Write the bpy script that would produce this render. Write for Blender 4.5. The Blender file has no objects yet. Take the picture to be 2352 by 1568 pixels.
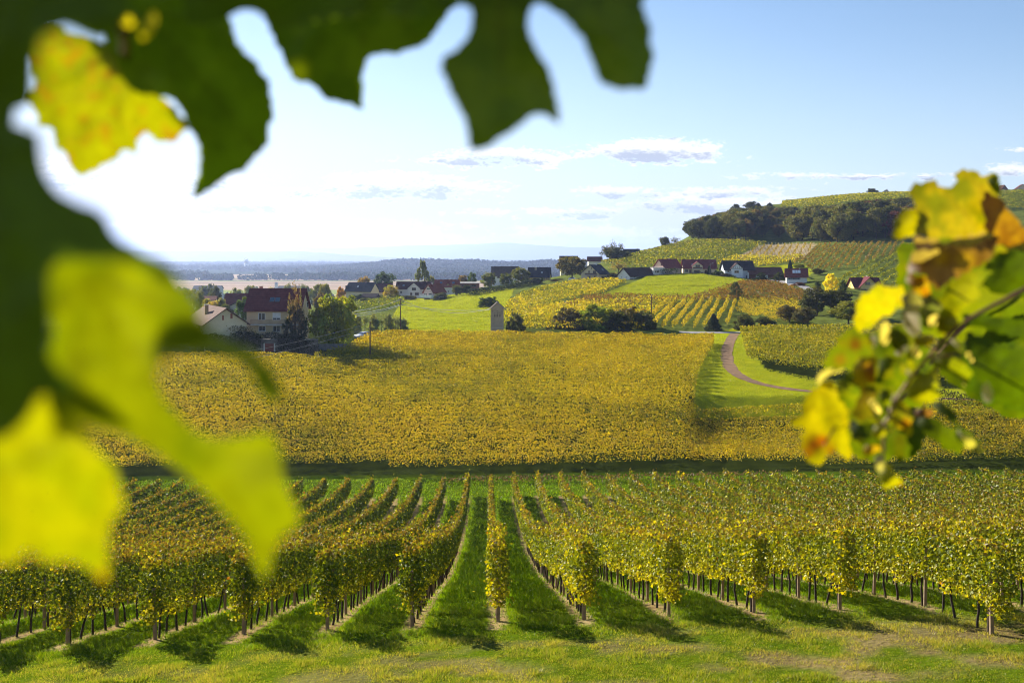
import bpy, bmesh, math, random
import numpy as np
from mathutils import Vector, Matrix
from mathutils.geometry import delaunay_2d_cdt

rnd = random.Random(7)
RG = np.random.default_rng(11)
C = bpy.context.scene.collection
SC = bpy.context.scene
R = math.radians

# ------------------------------------------------------------------ camera, sky, sun, exposure
F, CX, CY = 2287.0, 1176.0, 588.0          # focal length and horizon in units of a 2352 wide picture
cam = bpy.data.cameras.new('camera')
cam.lens = 35.0; cam.sensor_width = 36.0
cam.shift_y = -(784.0 - CY) / 2352.0
cam.clip_start = 0.05; cam.clip_end = 60000
cam.dof.use_dof = True; cam.dof.focus_distance = 130.0; cam.dof.aperture_fstop = 5.0
co = bpy.data.objects.new('camera', cam); C.objects.link(co)
co.location = (0, 0, 0); co.rotation_euler = (R(90), 0, 0)
SC.camera = co

SUN_EL, SUN_AZ = 25.0, -41.0               # azimuth from the view direction, negative = left
SUN_DIR = np.array([math.sin(R(SUN_AZ)) * math.cos(R(SUN_EL)), math.cos(R(SUN_AZ)) * math.cos(R(SUN_EL)), math.sin(R(SUN_EL))])
sl = bpy.data.lights.new('sun', 'SUN'); sl.energy = 5.0; sl.angle = R(0.53); sl.color = (1.0, 0.93, 0.80)
so = bpy.data.objects.new('sun', sl); C.objects.link(so)
so.rotation_euler = Vector(SUN_DIR).to_track_quat('Z', 'Y').to_euler()

SC.view_settings.view_transform = 'Standard'; SC.view_settings.look = 'None'
SC.view_settings.gamma = 1.0; SC.view_settings.exposure = 1.42
SC.render.engine = 'CYCLES'
SC.cycles.use_denoising = True; SC.cycles.denoising_prefilter = 'ACCURATE'; SC.cycles.pixel_filter_type = 'BLACKMAN_HARRIS'; SC.cycles.filter_width = 1.05
SC.cycles.max_bounces = 6; SC.cycles.diffuse_bounces = 3; SC.cycles.glossy_bounces = 2
SC.cycles.transmission_bounces = 4; SC.cycles.volume_bounces = 0; SC.cycles.transparent_max_bounces = 4
SC.cycles.sample_clamp_indirect = 6.0

W = bpy.data.worlds.new('World'); SC.world = W; W.use_nodes = True


def N(nt, t, loc=None, **kw):
    n = nt.nodes.new(t)
    for k, v in kw.items():
        setattr(n, k, v)
    return n


def math_node(nt, op, a, b=None, c=None, clamp=False):
    n = nt.nodes.new('ShaderNodeMath'); n.operation = op; n.use_clamp = clamp
    for i, v in enumerate((a, b, c)):
        if v is None:
            continue
        if isinstance(v, (int, float)):
            n.inputs[i].default_value = v
        else:
            nt.links.new(v, n.inputs[i])
    return n.outputs[0]


def build_world():
    nt = W.node_tree; nt.nodes.clear()
    L = nt.links
    out = N(nt, 'ShaderNodeOutputWorld'); bg = N(nt, 'ShaderNodeBackground')
    bg.inputs['Strength'].default_value = 0.056
    sky = N(nt, 'ShaderNodeTexSky'); sky.sky_type = 'NISHITA'; sky.sun_disc = False
    sky.sun_elevation = R(SUN_EL); sky.sun_rotation = R(SUN_AZ)
    sky.altitude = 300; sky.air_density = 1.0; sky.dust_density = 0.15; sky.ozone_density = 3.0
    tc = N(nt, 'ShaderNodeTexCoord'); sep = N(nt, 'ShaderNodeSeparateXYZ')
    L.new(tc.outputs['Generated'], sep.inputs[0])
    x, y, z = sep.outputs
    M = lambda op, a, b=None, c=None, clamp=False: math_node(nt, op, a, b, c, clamp)
    ys = M('MAXIMUM', y, 0.05)
    u = M('DIVIDE', x, ys); v = M('DIVIDE', z, ys)      # bearing and height of the direction, as slopes
    comb = N(nt, 'ShaderNodeCombineXYZ')
    L.new(M('MULTIPLY', u, 9.0), comb.inputs[0]); L.new(M('MULTIPLY', v, 30.0), comb.inputs[1])
    n1 = N(nt, 'ShaderNodeTexNoise'); n1.inputs['Scale'].default_value = 1.0; n1.inputs['Detail'].default_value = 8
    n1.inputs['Roughness'].default_value = 0.62
    L.new(comb.outputs[0], n1.inputs['Vector'])
    comb2 = N(nt, 'ShaderNodeCombineXYZ')
    L.new(M('MULTIPLY', u, 34.0), comb2.inputs[0]); L.new(M('MULTIPLY', v, 90.0), comb2.inputs[1]); comb2.inputs[2].default_value = 3.7
    n2 = N(nt, 'ShaderNodeTexNoise'); n2.inputs['Detail'].default_value = 6; n2.inputs['Roughness'].default_value = 0.6
    n2.inputs['Scale'].default_value = 1.0
    L.new(comb2.outputs[0], n2.inputs['Vector'])
    nz1 = M('SUBTRACT', n1.outputs[0], 0.5); nz2 = M('SUBTRACT', n2.outputs[0], 0.5)
    uw = M('ADD', u, M('MULTIPLY', nz1, 0.12)); vw = M('ADD', v, M('ADD', M('MULTIPLY', nz2, 0.022), M('MULTIPLY', nz1, 0.016)))
    # cloud banks: centre bearing, centre height, half width, half height, strength
    blobs = [(1140, 362, 190, 26, 1.0), (1510, 348, 200, 32, 1.0), (900, 432, 260, 38, 1.0), (560, 470, 170, 34, 0.9),
             (480, 415, 140, 20, 0.6), (1400, 445, 130, 20, 0.9), (1600, 470, 240, 30, 1.0), (1330, 488, 130, 16, 0.8),
             (1800, 405, 120, 12, 0.6), (2050, 405, 330, 6, 0.75), (1110, 490, 90, 12, 0.55), (1290, 540, 330, 26, 0.55),
             (1700, 440, 160, 14, 0.6), (2330, 392, 90, 18, 0.6), (820, 530, 300, 24, 0.5), (450, 520, 200, 18, 0.5),
             (2340, 342, 60, 5, 0.4), (120, 400, 220, 40, 0.7)]
    acc = None; low = None
    for px, py, w, h, s in blobs:
        du = M('DIVIDE', M('SUBTRACT', uw, (px - CX) / F), w / F)
        dv = M('DIVIDE', M('SUBTRACT', vw, (CY - py) / F), h / F)
        d = M('SUBTRACT', 1.0, M('ADD', M('MULTIPLY', du, du), M('MULTIPLY', dv, dv)))
        d = M('MULTIPLY', M('MAXIMUM', d, -4.0), s)
        lw = M('MULTIPLY', M('MAXIMUM', d, 0.0), M('SUBTRACT', 0.62, dv))
        acc = d if acc is None else M('MAXIMUM', acc, d)
        low = lw if low is None else M('MAXIMUM', low, lw)
    comb3 = N(nt, 'ShaderNodeCombineXYZ')
    L.new(M('MULTIPLY', u, 120.0), comb3.inputs[0]); L.new(M('MULTIPLY', v, 260.0), comb3.inputs[1]); comb3.inputs[2].default_value = 9.1
    n4 = N(nt, 'ShaderNodeTexNoise'); n4.inputs['Detail'].default_value = 5; n4.inputs['Roughness'].default_value = 0.65; n4.inputs['Scale'].default_value = 1.0
    L.new(comb3.outputs[0], n4.inputs['Vector'])
    nz3 = M('SUBTRACT', n4.outputs[0], 0.5)
    dens = M('ADD', M('MULTIPLY', M('MINIMUM', acc, 0.7), 0.62), M('ADD', M('MULTIPLY', nz1, 2.4), M('ADD', M('MULTIPLY', nz2, 2.6), M('MULTIPLY', nz3, 1.8))))
    al = N(nt, 'ShaderNodeMapRange'); al.interpolation_type = 'SMOOTHSTEP'
    al.inputs['From Min'].default_value = -0.08; al.inputs['From Max'].default_value = 0.48; al.inputs['To Max'].default_value = 1.0
    L.new(dens, al.inputs['Value'])
    core = N(nt, 'ShaderNodeMapRange'); core.interpolation_type = 'SMOOTHSTEP'
    core.inputs['From Min'].default_value = 0.22; core.inputs['From Max'].default_value = 0.85; core.inputs['To Max'].default_value = 1.0
    L.new(M('ADD', low, M('ADD', M('MULTIPLY', nz2, 2.2), M('ADD', M('MULTIPLY', nz1, 0.8), M('MULTIPLY', nz3, 1.2)))), core.inputs['Value'])
    # cloud radiance in the sky texture's own scale
    cm = N(nt, 'ShaderNodeMix', data_type='RGBA')
    cm.inputs[6].default_value = (8.2, 8.2, 8.1, 1); cm.inputs[7].default_value = (3.5, 3.85, 4.5, 1)
    L.new(core.outputs[0], cm.inputs[0])
    # thin bright veil: whiter towards the horizon and towards the sun
    veil = N(nt, 'ShaderNodeMix', data_type='RGBA'); veil.inputs[7].default_value = (6.1, 6.6, 7.3, 1)
    vh = N(nt, 'ShaderNodeMapRange'); vh.interpolation_type = 'SMOOTHSTEP'
    vh.inputs['From Min'].default_value = 0.30; vh.inputs['From Max'].default_value = 0.0; vh.inputs['To Max'].default_value = 0.5
    L.new(M('ADD', v, M('MULTIPLY', u, 0.10)), vh.inputs['Value'])
    L.new(vh.outputs[0], veil.inputs[0]); L.new(sky.outputs[0], veil.inputs[6])
    # low haze bank along the horizon
    bank = N(nt, 'ShaderNodeMix', data_type='RGBA'); bank.inputs[7].default_value = (5.1, 5.25, 5.5, 1)
    bh = N(nt, 'ShaderNodeMapRange'); bh.interpolation_type = 'SMOOTHSTEP'
    bh.inputs['From Min'].default_value = 0.135; bh.inputs['From Max'].default_value = 0.0; bh.inputs['To Max'].default_value = 1.0
    L.new(M('ADD', v, M('MULTIPLY', u, 0.12)), bh.inputs['Value'])
    L.new(bh.outputs[0], bank.inputs[0]); L.new(veil.outputs[2], bank.inputs[6])
    mix = N(nt, 'ShaderNodeMix', data_type='RGBA')
    front = M('GREATER_THAN', y, 0.06)
    up = M('GREATER_THAN', z, -0.01)
    L.new(M('MULTIPLY', al.outputs[0], M('MULTIPLY', front, up)), mix.inputs[0])
    L.new(bank.outputs[2], mix.inputs[6]); L.new(cm.outputs[2], mix.inputs[7])
    L.new(mix.outputs[2], bg.inputs['Color']); L.new(bg.outputs[0], out.inputs[0])


build_world()


# ------------------------------------------------------------------ small helpers
def tag(o, label=None, cat=None, group=None, kind=None):
    if label: o['label'] = label
    if cat: o['category'] = cat
    if group: o['group'] = group
    if kind: o['kind'] = kind
    return o


def empty(name, loc, rz=0.0):
    o = bpy.data.objects.new(name, None); C.objects.link(o)
    o.location = loc; o.rotation_euler = (0, 0, rz); o.empty_display_size = 0.5
    return o


def link(name, me, parent=None, mat=None):
    o = bpy.data.objects.new(name, me); C.objects.link(o)
    if mat is not None:
        me.materials.append(mat)
    if parent is not None:
        o.parent = parent
    return o


def tri_mesh(name, V, T, col=None, dom='FACE', smooth=False):
    """V (n,3), T (m,3) or (m,4) ints, col (m,3) per face or (n,3) per point"""
    V = np.asarray(V, dtype=np.float32); T = np.asarray(T, dtype=np.int32)
    m, k = T.shape
    me = bpy.data.meshes.new(name)
    me.vertices.add(len(V)); me.vertices.foreach_set('co', V.ravel())
    me.loops.add(m * k); me.loops.foreach_set('vertex_index', T.ravel())
    me.polygons.add(m)
    me.polygons.foreach_set('loop_start', np.arange(0, m * k, k, dtype=np.int32))
    me.polygons.foreach_set('loop_total', np.full(m, k, dtype=np.int32))
    if smooth:
        me.polygons.foreach_set('use_smooth', np.ones(m, dtype=bool))
    me.update(calc_edges=True)
    if col is not None:
        a = me.attributes.new('col', 'FLOAT_COLOR', dom)
        c4 = np.ones((len(col), 4), dtype=np.float32); c4[:, :3] = col
        a.data.foreach_set('color', c4.ravel())
    return me


def hash2(ix, iy, seed):
    h = (ix.astype(np.int64) * 374761393 + iy.astype(np.int64) * 668265263 + seed * 974711) & 0x7fffffff
    h = ((h ^ (h >> 13)) * 1274126177) & 0x7fffffff
    h = h ^ (h >> 16)
    return (h & 0xffff) / 65535.0


def vn(x, y, seed=0):
    x = np.asarray(x, float); y = np.asarray(y, float)
    ix = np.floor(x); iy = np.floor(y); fx = x - ix; fy = y - iy
    fx = fx * fx * (3 - 2 * fx); fy = fy * fy * (3 - 2 * fy)
    a = hash2(ix, iy, seed); b = hash2(ix + 1, iy, seed); c = hash2(ix, iy + 1, seed); d = hash2(ix + 1, iy + 1, seed)
    return (a * (1 - fx) + b * fx) * (1 - fy) + (c * (1 - fx) + d * fx) * fy


def fbm(x, y, seed=0, o=3):
    s = 0; a = 0.5; t = 0
    for i in range(o):
        s = s + a * vn(x * 2 ** i, y * 2 ** i, seed + i * 17); t += a; a *= 0.5
    return s / t


def inpoly(px, py, poly):
    poly = np.asarray(poly, float); r = np.zeros(px.shape, bool)
    n = len(poly); j = n - 1
    for i in range(n):
        xi, yi = poly[i]; xj, yj = poly[j]
        c = ((yi > py) != (yj > py)) & (px < (xj - xi) * (py - yi) / (yj - yi + 1e-12) + xi)
        r ^= c; j = i
    return r


# ------------------------------------------------------------------ materials
def mat_base(name):
    m = bpy.data.materials.new(name); m.use_nodes = True
    nt = m.node_tree; nt.nodes.clear()
    out = N(nt, 'ShaderNodeOutputMaterial')
    return m, nt, out


def foliage_mat(name, trans=0.5, tgain=(1.5, 1.35, 0.6), gloss=0.05, rough=0.42):
    m, nt, out = mat_base(name); L = nt.links
    at = N(nt, 'ShaderNodeAttribute'); at.attribute_name = 'col'
    oi = N(nt, 'ShaderNodeObjectInfo')
    mul = N(nt, 'ShaderNodeMix', data_type='RGBA', blend_type='MULTIPLY'); mul.inputs[0].default_value = 1.0
    L.new(at.outputs['Color'], mul.inputs[6]); L.new(oi.outputs['Color'], mul.inputs[7])
    d = N(nt, 'ShaderNodeBsdfDiffuse'); L.new(mul.outputs[2], d.inputs['Color'])
    tm = N(nt, 'ShaderNodeMix', data_type='RGBA', blend_type='MULTIPLY'); tm.inputs[0].default_value = 1.0
    tm.clamp_result = True
    L.new(mul.outputs[2], tm.inputs[6]); tm.inputs[7].default_value = (*tgain, 1)
    t = N(nt, 'ShaderNodeBsdfTranslucent'); L.new(tm.outputs[2], t.inputs['Color'])
    mx = N(nt, 'ShaderNodeMixShader'); mx.inputs[0].default_value = trans
    L.new(d.outputs[0], mx.inputs[1]); L.new(t.outputs[0], mx.inputs[2])
    g = N(nt, 'ShaderNodeBsdfGlossy'); g.inputs['Roughness'].default_value = rough; g.inputs['Color'].default_value = (1, 1, 1, 1)
    mg = N(nt, 'ShaderNodeMixShader'); mg.inputs[0].default_value = gloss
    L.new(mx.outputs[0], mg.inputs[1]); L.new(g.outputs[0], mg.inputs[2])
    L.new(mg.outputs[0], out.inputs[0])
    return m


def solid_mat(name, col, rough=0.75, var=0.18, scale=1.5, bump=0.0, stripes=None, spec=0.3, metallic=0.0):
    """plain surface with uneven colour; stripes = (axis, period) lays courses of tiles or boards"""
    m, nt, out = mat_base(name); L = nt.links
    b = N(nt, 'ShaderNodeBsdfPrincipled'); b.inputs['Roughness'].default_value = rough
    b.inputs['Specular IOR Level'].default_value = spec; b.inputs['Metallic'].default_value = metallic
    tc = N(nt, 'ShaderNodeTexCoord')
    n1 = N(nt, 'ShaderNodeTexNoise'); n1.inputs['Scale'].default_value = scale; n1.inputs['Detail'].default_value = 5
    L.new(tc.outputs['Object'], n1.inputs['Vector'])
    mr = N(nt, 'ShaderNodeMapRange'); mr.inputs['From Min'].default_value = 0.3; mr.inputs['From Max'].default_value = 0.7
    mr.inputs['To Min'].default_value = 1 - var; mr.inputs['To Max'].default_value = 1 + var
    L.new(n1.outputs[0], mr.inputs['Value'])
    val = mr.outputs[0]
    if stripes:
        sp = N(nt, 'ShaderNodeSeparateXYZ'); L.new(tc.outputs['Object'], sp.inputs[0])
        fr = math_node(nt, 'FRACT', math_node(nt, 'DIVIDE', sp.outputs[stripes[0]], stripes[1]))
        dk = math_node(nt, 'MULTIPLY', math_node(nt, 'LESS_THAN', fr, 0.22), -0.35)
        val = math_node(nt, 'ADD', val, dk)
        bp = N(nt, 'ShaderNodeBump'); bp.inputs['Strength'].default_value = 0.5; bp.inputs['Distance'].default_value = 0.03
        L.new(fr, bp.inputs['Height']); L.new(bp.outputs[0], b.inputs['Normal'])
    rgb = N(nt, 'ShaderNodeMix', data_type='RGBA', blend_type='MULTIPLY'); rgb.inputs[0].default_value = 1.0
    rgb.inputs[6].default_value = (*col, 1)
    cv = N(nt, 'ShaderNodeCombineColor')
    for i in range(3):
        L.new(val, cv.inputs[i])
    L.new(cv.outputs[0], rgb.inputs[7]); L.new(rgb.outputs[2], b.inputs['Base Color'])
    L.new(b.outputs[0], out.inputs[0])
    return m


_mc = {}


def M_(kind, col, **kw):
    key = (kind, tuple(col), tuple(sorted(kw.items())))
    if key not in _mc:
        _mc[key] = solid_mat(kind, col, **kw)
    return _mc[key]


MAT_VINE = foliage_mat('vine_leaves', 0.42, (1.6, 1.4, 0.4), 0.015)
MAT_TREE = foliage_mat('tree_leaves', 0.42, (1.5, 1.4, 0.6), 0.012)
MAT_FAR = foliage_mat('far_tree_leaves', 0.3, (1.3, 1.3, 0.7), 0.0)
MAT_GRASS = foliage_mat('grass_blades', 0.5, (1.5, 1.45, 0.4), 0.012, 0.4)
MAT_TRUNK = solid_mat('bark', (0.045, 0.032, 0.022), 0.9, 0.35, 9.0)
MAT_POST = solid_mat('weathered_post', (0.27, 0.19, 0.12), 0.85, 0.22, 6.0)
MAT_GLASS = solid_mat('window_pane', (0.03, 0.035, 0.045), 0.12, 0.2, 0.7, spec=0.6)
MAT_WHITE = solid_mat('white_paint', (0.74, 0.73, 0.70), 0.6, 0.05, 2.0)


# ------------------------------------------------------------------ terrain
FRONT = [(-40, 6.0), (-10, 1.0), (0, -1.7), (6, -4.6), (14, -8.3), (20, -9.65), (23.5, -10.07), (27, -10.5), (30, -11.0), (37.6, -12.9),
         (55.8, -17.8), (72, -21.5), (84, -23.7), (95, -25.4), (104, -26.3), (110, -26.6), (116, -26.65), (121, -26.4)]
MID = [(135, -25.3), (150, -24.0), (165, -22.6), (183, -21.0), (210, -19.4), (235, -18.3)]
MIDL = [(135, -24.8), (150, -23.2), (170, -20.7), (186, -18.7), (196, -17.9), (203, -16.4), (212, -16.1), (235, -16.6)]
END = [(1900, -60), (2600, -61), (30000, -62)]
COLS = {
    -500: MIDL + [(300, -22), (420, -30), (700, -45), (1200, -58)],
    500: MIDL + [(290, -18.5), (400, -27), (700, -45), (1200, -58)],
    690: MIDL + [(290, -18.5), (400, -23), (480, -26), (700, -42), (1200, -57)],
    780: MID + [(300, -18.9), (400, -19.6), (480, -20.6), (600, -31), (900, -50), (1250, -57)],
    1000: MID + [(300, -18.3), (410, -18.7), (450, -18.5), (520, -22), (700, -38), (1200, -56)],
    1140: MID + [(300, -17.6), (360, -16.6), (420, -15.4), (480, -14), (540, -15), (700, -30), (1100, -54)],
    1200: MID + [(300, -17), (360, -15), (420, -13.6), (480, -13), (560, -15), (700, -28), (1000, -50)],
    1300: MID + [(250, -17.5), (300, -15.5), (350, -13), (400, -11.5), (450, -10), (520, -10), (650, -20), (900, -45)],
    1400: MID + [(250, -17.8), (300, -14.5), (340, -12.5), (380, -11), (420, -9.3), (480, -4.5), (530, -1), (600, -5), (750, -25), (1000, -50)],
    1500: MID + [(245, -17.9), (310, -13.8), (345, -11.6), (375, -9.4), (400, -7.8), (425, -7), (460, -2.5), (520, 1.5), (560, 3.2), (650, 0), (800, -20), (1100, -50)],
    1600: MID + [(245, -17.9), (310, -13.8), (350, -10.8), (390, -8), (430, -7), (470, -1.5), (530, 5), (580, 10), (640, 16), (720, 20), (850, 10), (1100, -40)],
    1700: MID + [(245, -17.9), (310, -13.8), (350, -11), (385, -9.5), (410, -8.8), (440, -5), (480, 0), (540, 7), (565, 9.5), (600, 16), (660, 27), (720, 35), (770, 37), (900, 25), (1200, -30)],
    1800: MID + [(245, -17.9), (310, -13.8), (385, -10), (410, -8.5), (440, -5), (480, -1), (540, 6.5), (570, 9.5), (620, 20), (680, 32), (730, 38.5), (780, 41), (900, 34), (1200, -20)],
    1950: MID + [(245, -17.9), (300, -14.5), (330, -12.3), (360, -10), (400, -5), (450, 2), (500, 7.5), (530, 10), (580, 20), (640, 33), (700, 42), (750, 44.8), (900, 40), (1200, -10)],
    2080: MID + [(250, -17.5), (300, -14.5), (330, -12), (400, -4.5), (460, 4), (510, 9), (560, 18), (640, 35), (720, 45), (760, 46.5), (900, 42), (1200, 0)],
    2350: MID + [(250, -17.5), (300, -14), (360, -9), (430, 0), (500, 10), (560, 20), (640, 36), (700, 45), (760, 47.5), (900, 44), (1200, 0)],
    3200: MID + [(250, -17.5), (300, -14), (360, -9), (430, 0), (500, 10), (560, 20), (640, 36), (700, 45), (760, 48), (900, 44), (1200, 0)],
}
LY = np.linspace(math.log(25.0), math.log(30040.0), 1150)      # log(Y + 40)
YT = np.exp(LY) - 40 + 15 - 0.0
YT = np.exp(LY) - 40.0
PXT = np.linspace(-500, 3200, 186)
_keys = sorted(COLS)
_tab = np.array([np.interp(YT, [p[0] for p in FRONT + COLS[k] + END], [p[1] for p in FRONT + COLS[k] + END]) for k in _keys])
TAB = np.empty((len(PXT), len(YT)))
for j in range(len(YT)):
    TAB[:, j] = np.interp(PXT, _keys, _tab[:, j])


def smooth(a, axis, s):
    k = np.exp(-0.5 * (np.arange(-3 * s, 3 * s + 1) / s) ** 2); k /= k.sum()
    pad = [(0, 0), (0, 0)]; pad[axis] = (3 * s, 3 * s)
    b = np.pad(a, pad, mode='edge')
    return np.apply_along_axis(lambda r: np.convolve(r, k, mode='valid'), axis, b)


TAB = smooth(smooth(TAB, 0, 2), 1, 3)


def terrain(X, Y):
    X = np.asarray(X, float); Y = np.asarray(Y, float)
    p = np.clip(CX + F * X / np.maximum(Y, 60.0), PXT[0], PXT[-1] - 1e-3)
    l = np.clip(np.log(np.maximum(Y, -14.9) + 40.0), LY[0], LY[-1] - 1e-6)
    fp = (p - PXT[0]) / (PXT[1] - PXT[0]); fl = (l - LY[0]) / (LY[1] - LY[0])
    i = np.minimum(fp.astype(int), len(PXT) - 2); j = np.minimum(fl.astype(int), len(LY) - 2)
    a = fp - i; b = fl - j
    z = (TAB[i, j] * (1 - a) + TAB[i + 1, j] * a) * (1 - b) + (TAB[i, j + 1] * (1 - a) + TAB[i + 1, j + 1] * a) * b
    t = np.interp(Y, [10, 20, 30, 60, 110, 160, 240], [0.02, 0.05, 0.05, 0.028, 0.012, 0.005, 0.0])
    xc = np.clip(X, -60, 70)
    z = z + t * np.where(xc < 0, xc, xc * 0.7)
    # grassy bank that drops from the path to the lowest vines
    pb = CX + F * X / np.maximum(Y, 60.0)
    z = z - 3.2 * np.clip((162 - Y) / 9, 0, 1) * np.clip((Y - 122) / 22, 0, 1) * np.clip((pb - 1570) / 40, 0, 1) * np.clip((2150 - pb) / 250, 0, 1)
    # wooded ridge far out on the plain
    pr = CX + F * X / np.maximum(Y, 60.0)
    side = np.clip((pr - 640) / 330.0, 0, 1); side = side * side * (3 - 2 * side)
    z = z + np.exp(-((Y - 4300) / 520.0) ** 2) * side * (10 + 24 * vn(X / 420.0, Y / 420.0, 5) + 24 * (fbm(X / 170.0, Y / 130.0, 15) - 0.5))
    z = z + 0.35 * (vn(X / 14.0, Y / 14.0, 3) - 0.5) * np.clip((Y - 60) / 80, 0, 1)
    z = z + 1.1 * (fbm(X / 6.0, Y / 4.0, 13) - 0.5) * np.clip((Y - 236) / 20, 0, 1) * np.clip((900 - Y) / 100, 0, 1)
    z = z + 0.06 * (vn(X / 1.3, Y / 1.3, 8) - 0.5) * np.clip((70 - Y) / 20, 0, 1)
    return z


def gz(X, Y):
    return float(terrain(np.array([X]), np.array([Y]))[0])


_YS = np.concatenate([np.linspace(23, 130, 800), np.geomspace(130.2, 14000, 4000)])


def ground_at(px, py, ymin=22.0):
    """first point of the terrain met by the line of sight"""
    X = (px - CX) / F * _YS; zr = -(py - CY) / F * _YS
    hit = np.where((terrain(X, _YS) >= zr) & (_YS > ymin))[0]
    i = hit[0] if len(hit) else len(_YS) - 1
    return X[i], _YS[i], zr[i]


def topx(X, Y, Z):
    return CX + F * X / Y, CY - F * Z / Y


def at(px, Y):
    X = (px - CX) / F * Y
    return X, Y, gz(X, Y)


# ------------------------------------------------------------------ ground sheet
def ground():
    ys = np.concatenate([np.arange(-12, 22, 1.5), np.arange(22, 60, 0.4), np.arange(60, 130, 0.9), np.arange(130, 460, 1.4),
                         np.arange(460, 900, 5), np.arange(900, 3200, 12), np.arange(3200, 6000, 50), np.arange(6000, 26501, 500)])
    us = np.concatenate([np.linspace(-1.5, -0.56, 30)[:-1], np.linspace(-0.56, 0.56, 440), np.linspace(0.56, 1.5, 30)[1:]])
    U, YY = np.meshgrid(us, ys); XX = U * (np.maximum(YY, 0) + 8)
    X = XX.ravel(); Y = YY.ravel(); Z = terrain(X, Y)
    px = CX + F * X / np.maximum(Y, 1); py = CY - F * Z / np.maximum(Y, 1)
    col = np.empty((len(X), 3))
    g1 = np.array([0.046, 0.082, 0.003]); g2 = np.array([0.085, 0.115, 0.005]); straw = np.array([0.19, 0.145, 0.07]); soil = np.array([0.15, 0.085, 0.045])
    n = fbm(X / 3.0, Y / 3.0, 1)[:, None]; n2 = fbm(X / 0.9, Y / 0.9, 2)[:, None]
    col[:] = g1 * (1 - n) + g2 * n
    # worn headland in front of the rows
    hd = np.clip((28.6 - Y + 0.05 * X) / 2.5, 0, 1)[:, None]
    pat = np.clip((fbm(X / 1.6, Y / 1.0, 6)[:, None] - 0.43) * 5, 0, 1) * np.clip(0.75 + X[:, None] / 30, 0.4, 1)
    col = col * (1 - hd * pat * 0.8) + (straw * (1 - n2) + soil * n2) * hd * pat * 0.8
    # strips of bare soil and straw under the near rows
    inrow = (Y > 29) & (Y < 111)
    ph = (X + 0.42 + 0.024 * (Y - 30)) / 2.6; ph = np.abs(ph - np.round(ph)) * 2.6
    st = (np.clip((0.36 - ph) / 0.14, 0, 1) * inrow)[:, None]
    col = col * (1 - st * 0.85) + (straw * 1.75 * (1 - n2) + soil * 1.5 * n2) * st * 0.85
    # soil under the wider vineyards, colour darkened to stand in for the rows' shadow
    vy = ((Y > 121) & (Y < 234))[:, None]
    col = np.where(vy, np.array([0.030, 0.040, 0.006]) * (0.7 + 0.6 * n), col)
    # meadows
    far = (Y > 150) & (Y < 560)
    mead = far & (inpoly(px, py, [(890, 760), (925, 690), (985, 672), (1060, 664), (1180, 664), (1165, 700), (1135, 765)])
                  | inpoly(px, py, [(1370, 680), (1440, 655), (1500, 630), (1640, 628), (1720, 645), (1660, 668), (1590, 692), (1480, 684)])
                  | inpoly(px, py, [(1590, 770), (1650, 762), (1720, 745), (1725, 800), (1760, 850), (1900, 880), (2400, 900), (2400, 945), (1590, 960)])
                  | inpoly(px, py, [(1740, 612), (1840, 606), (1870, 622), (1850, 640), (1760, 640)]))
    mg = np.array([0.19, 0.23, 0.006]) * (1 - n) + np.array([0.32, 0.31, 0.010]) * n
    col = np.where(mead[:, None], mg, col)
    # village gardens and the hill
    hill = ((Y > 234) & (Y < 1000) & ~mead)[:, None]
    col = np.where(hill, np.array([0.10, 0.12, 0.022]) * (0.7 + 0.7 * n), col)
    # bare slope below the wood, white vineyard soil
    bare = far & inpoly(px, py, [(1690, 592), (1740, 566), (1765, 560), (1875, 560), (1850, 592), (1790, 592)])
    col = np.where(bare[:, None], np.array([0.30, 0.23, 0.12]) * (0.75 + 0.5 * n), col)
    # the plain: long fields
    pl = Y > 1000
    row = vn(Y / 150.0 + 0.25 * vn(X / 900.0, Y * 0, 9), np.floor(X / 700.0 + 0.3 * vn(Y / 300.0, X * 0, 4)) * 7.3, 21)
    row2 = vn(Y / 90.0, X / 1800.0, 22)
    tan = np.array([0.40, 0.28, 0.19]); pale = np.array([0.42, 0.36, 0.20]); gr = np.array([0.16, 0.20, 0.045])
    pc = np.where((row > 0.55)[:, None], gr, np.where((row2 > 0.55)[:, None], pale, tan))
    tband = (Y > 1750) & (Y < 2650)
    pc = np.where((tband & (row2 < 0.72))[:, None], tan, pc)
    pc = np.where(((Y > 1500) & (Y < 1750))[:, None], np.array([0.24, 0.27, 0.06]), pc)
    pc = np.where((Y > 3300)[:, None], np.array([0.03, 0.045, 0.02]), pc)
    hl = (vn(Y / 26.0, X / 2500.0, 61) > 0.80) & tband
    pc = np.where(hl[:, None], np.array([0.12, 0.12, 0.05]), pc)
    col = np.where(pl[:, None], pc, col)
    V = np.stack([X, Y, Z], 1)
    nr, nc = YY.shape
    idx = np.arange(nr * nc).reshape(nr, nc)
    Q = np.stack([idx[:-1, :-1].ravel(), idx[:-1, 1:].ravel(), idx[1:, 1:].ravel(), idx[1:, :-1].ravel()], 1)
    me = tri_mesh('ground', V, Q, col, 'POINT', True)
    m, nt, out = mat_base('turf_and_soil'); L = nt.links
    at_ = N(nt, 'ShaderNodeAttribute'); at_.attribute_name = 'col'
    ge = N(nt, 'ShaderNodeNewGeometry')
    n1 = N(nt, 'ShaderNodeTexNoise'); n1.inputs['Scale'].default_value = 6.0; n1.inputs['Detail'].default_value = 6
    n3 = N(nt, 'ShaderNodeTexNoise'); n3.inputs['Scale'].default_value = 0.35; n3.inputs['Detail'].default_value = 6
    L.new(ge.outputs['Position'], n1.inputs['Vector']); L.new(ge.outputs['Position'], n3.inputs['Vector'])
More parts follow.
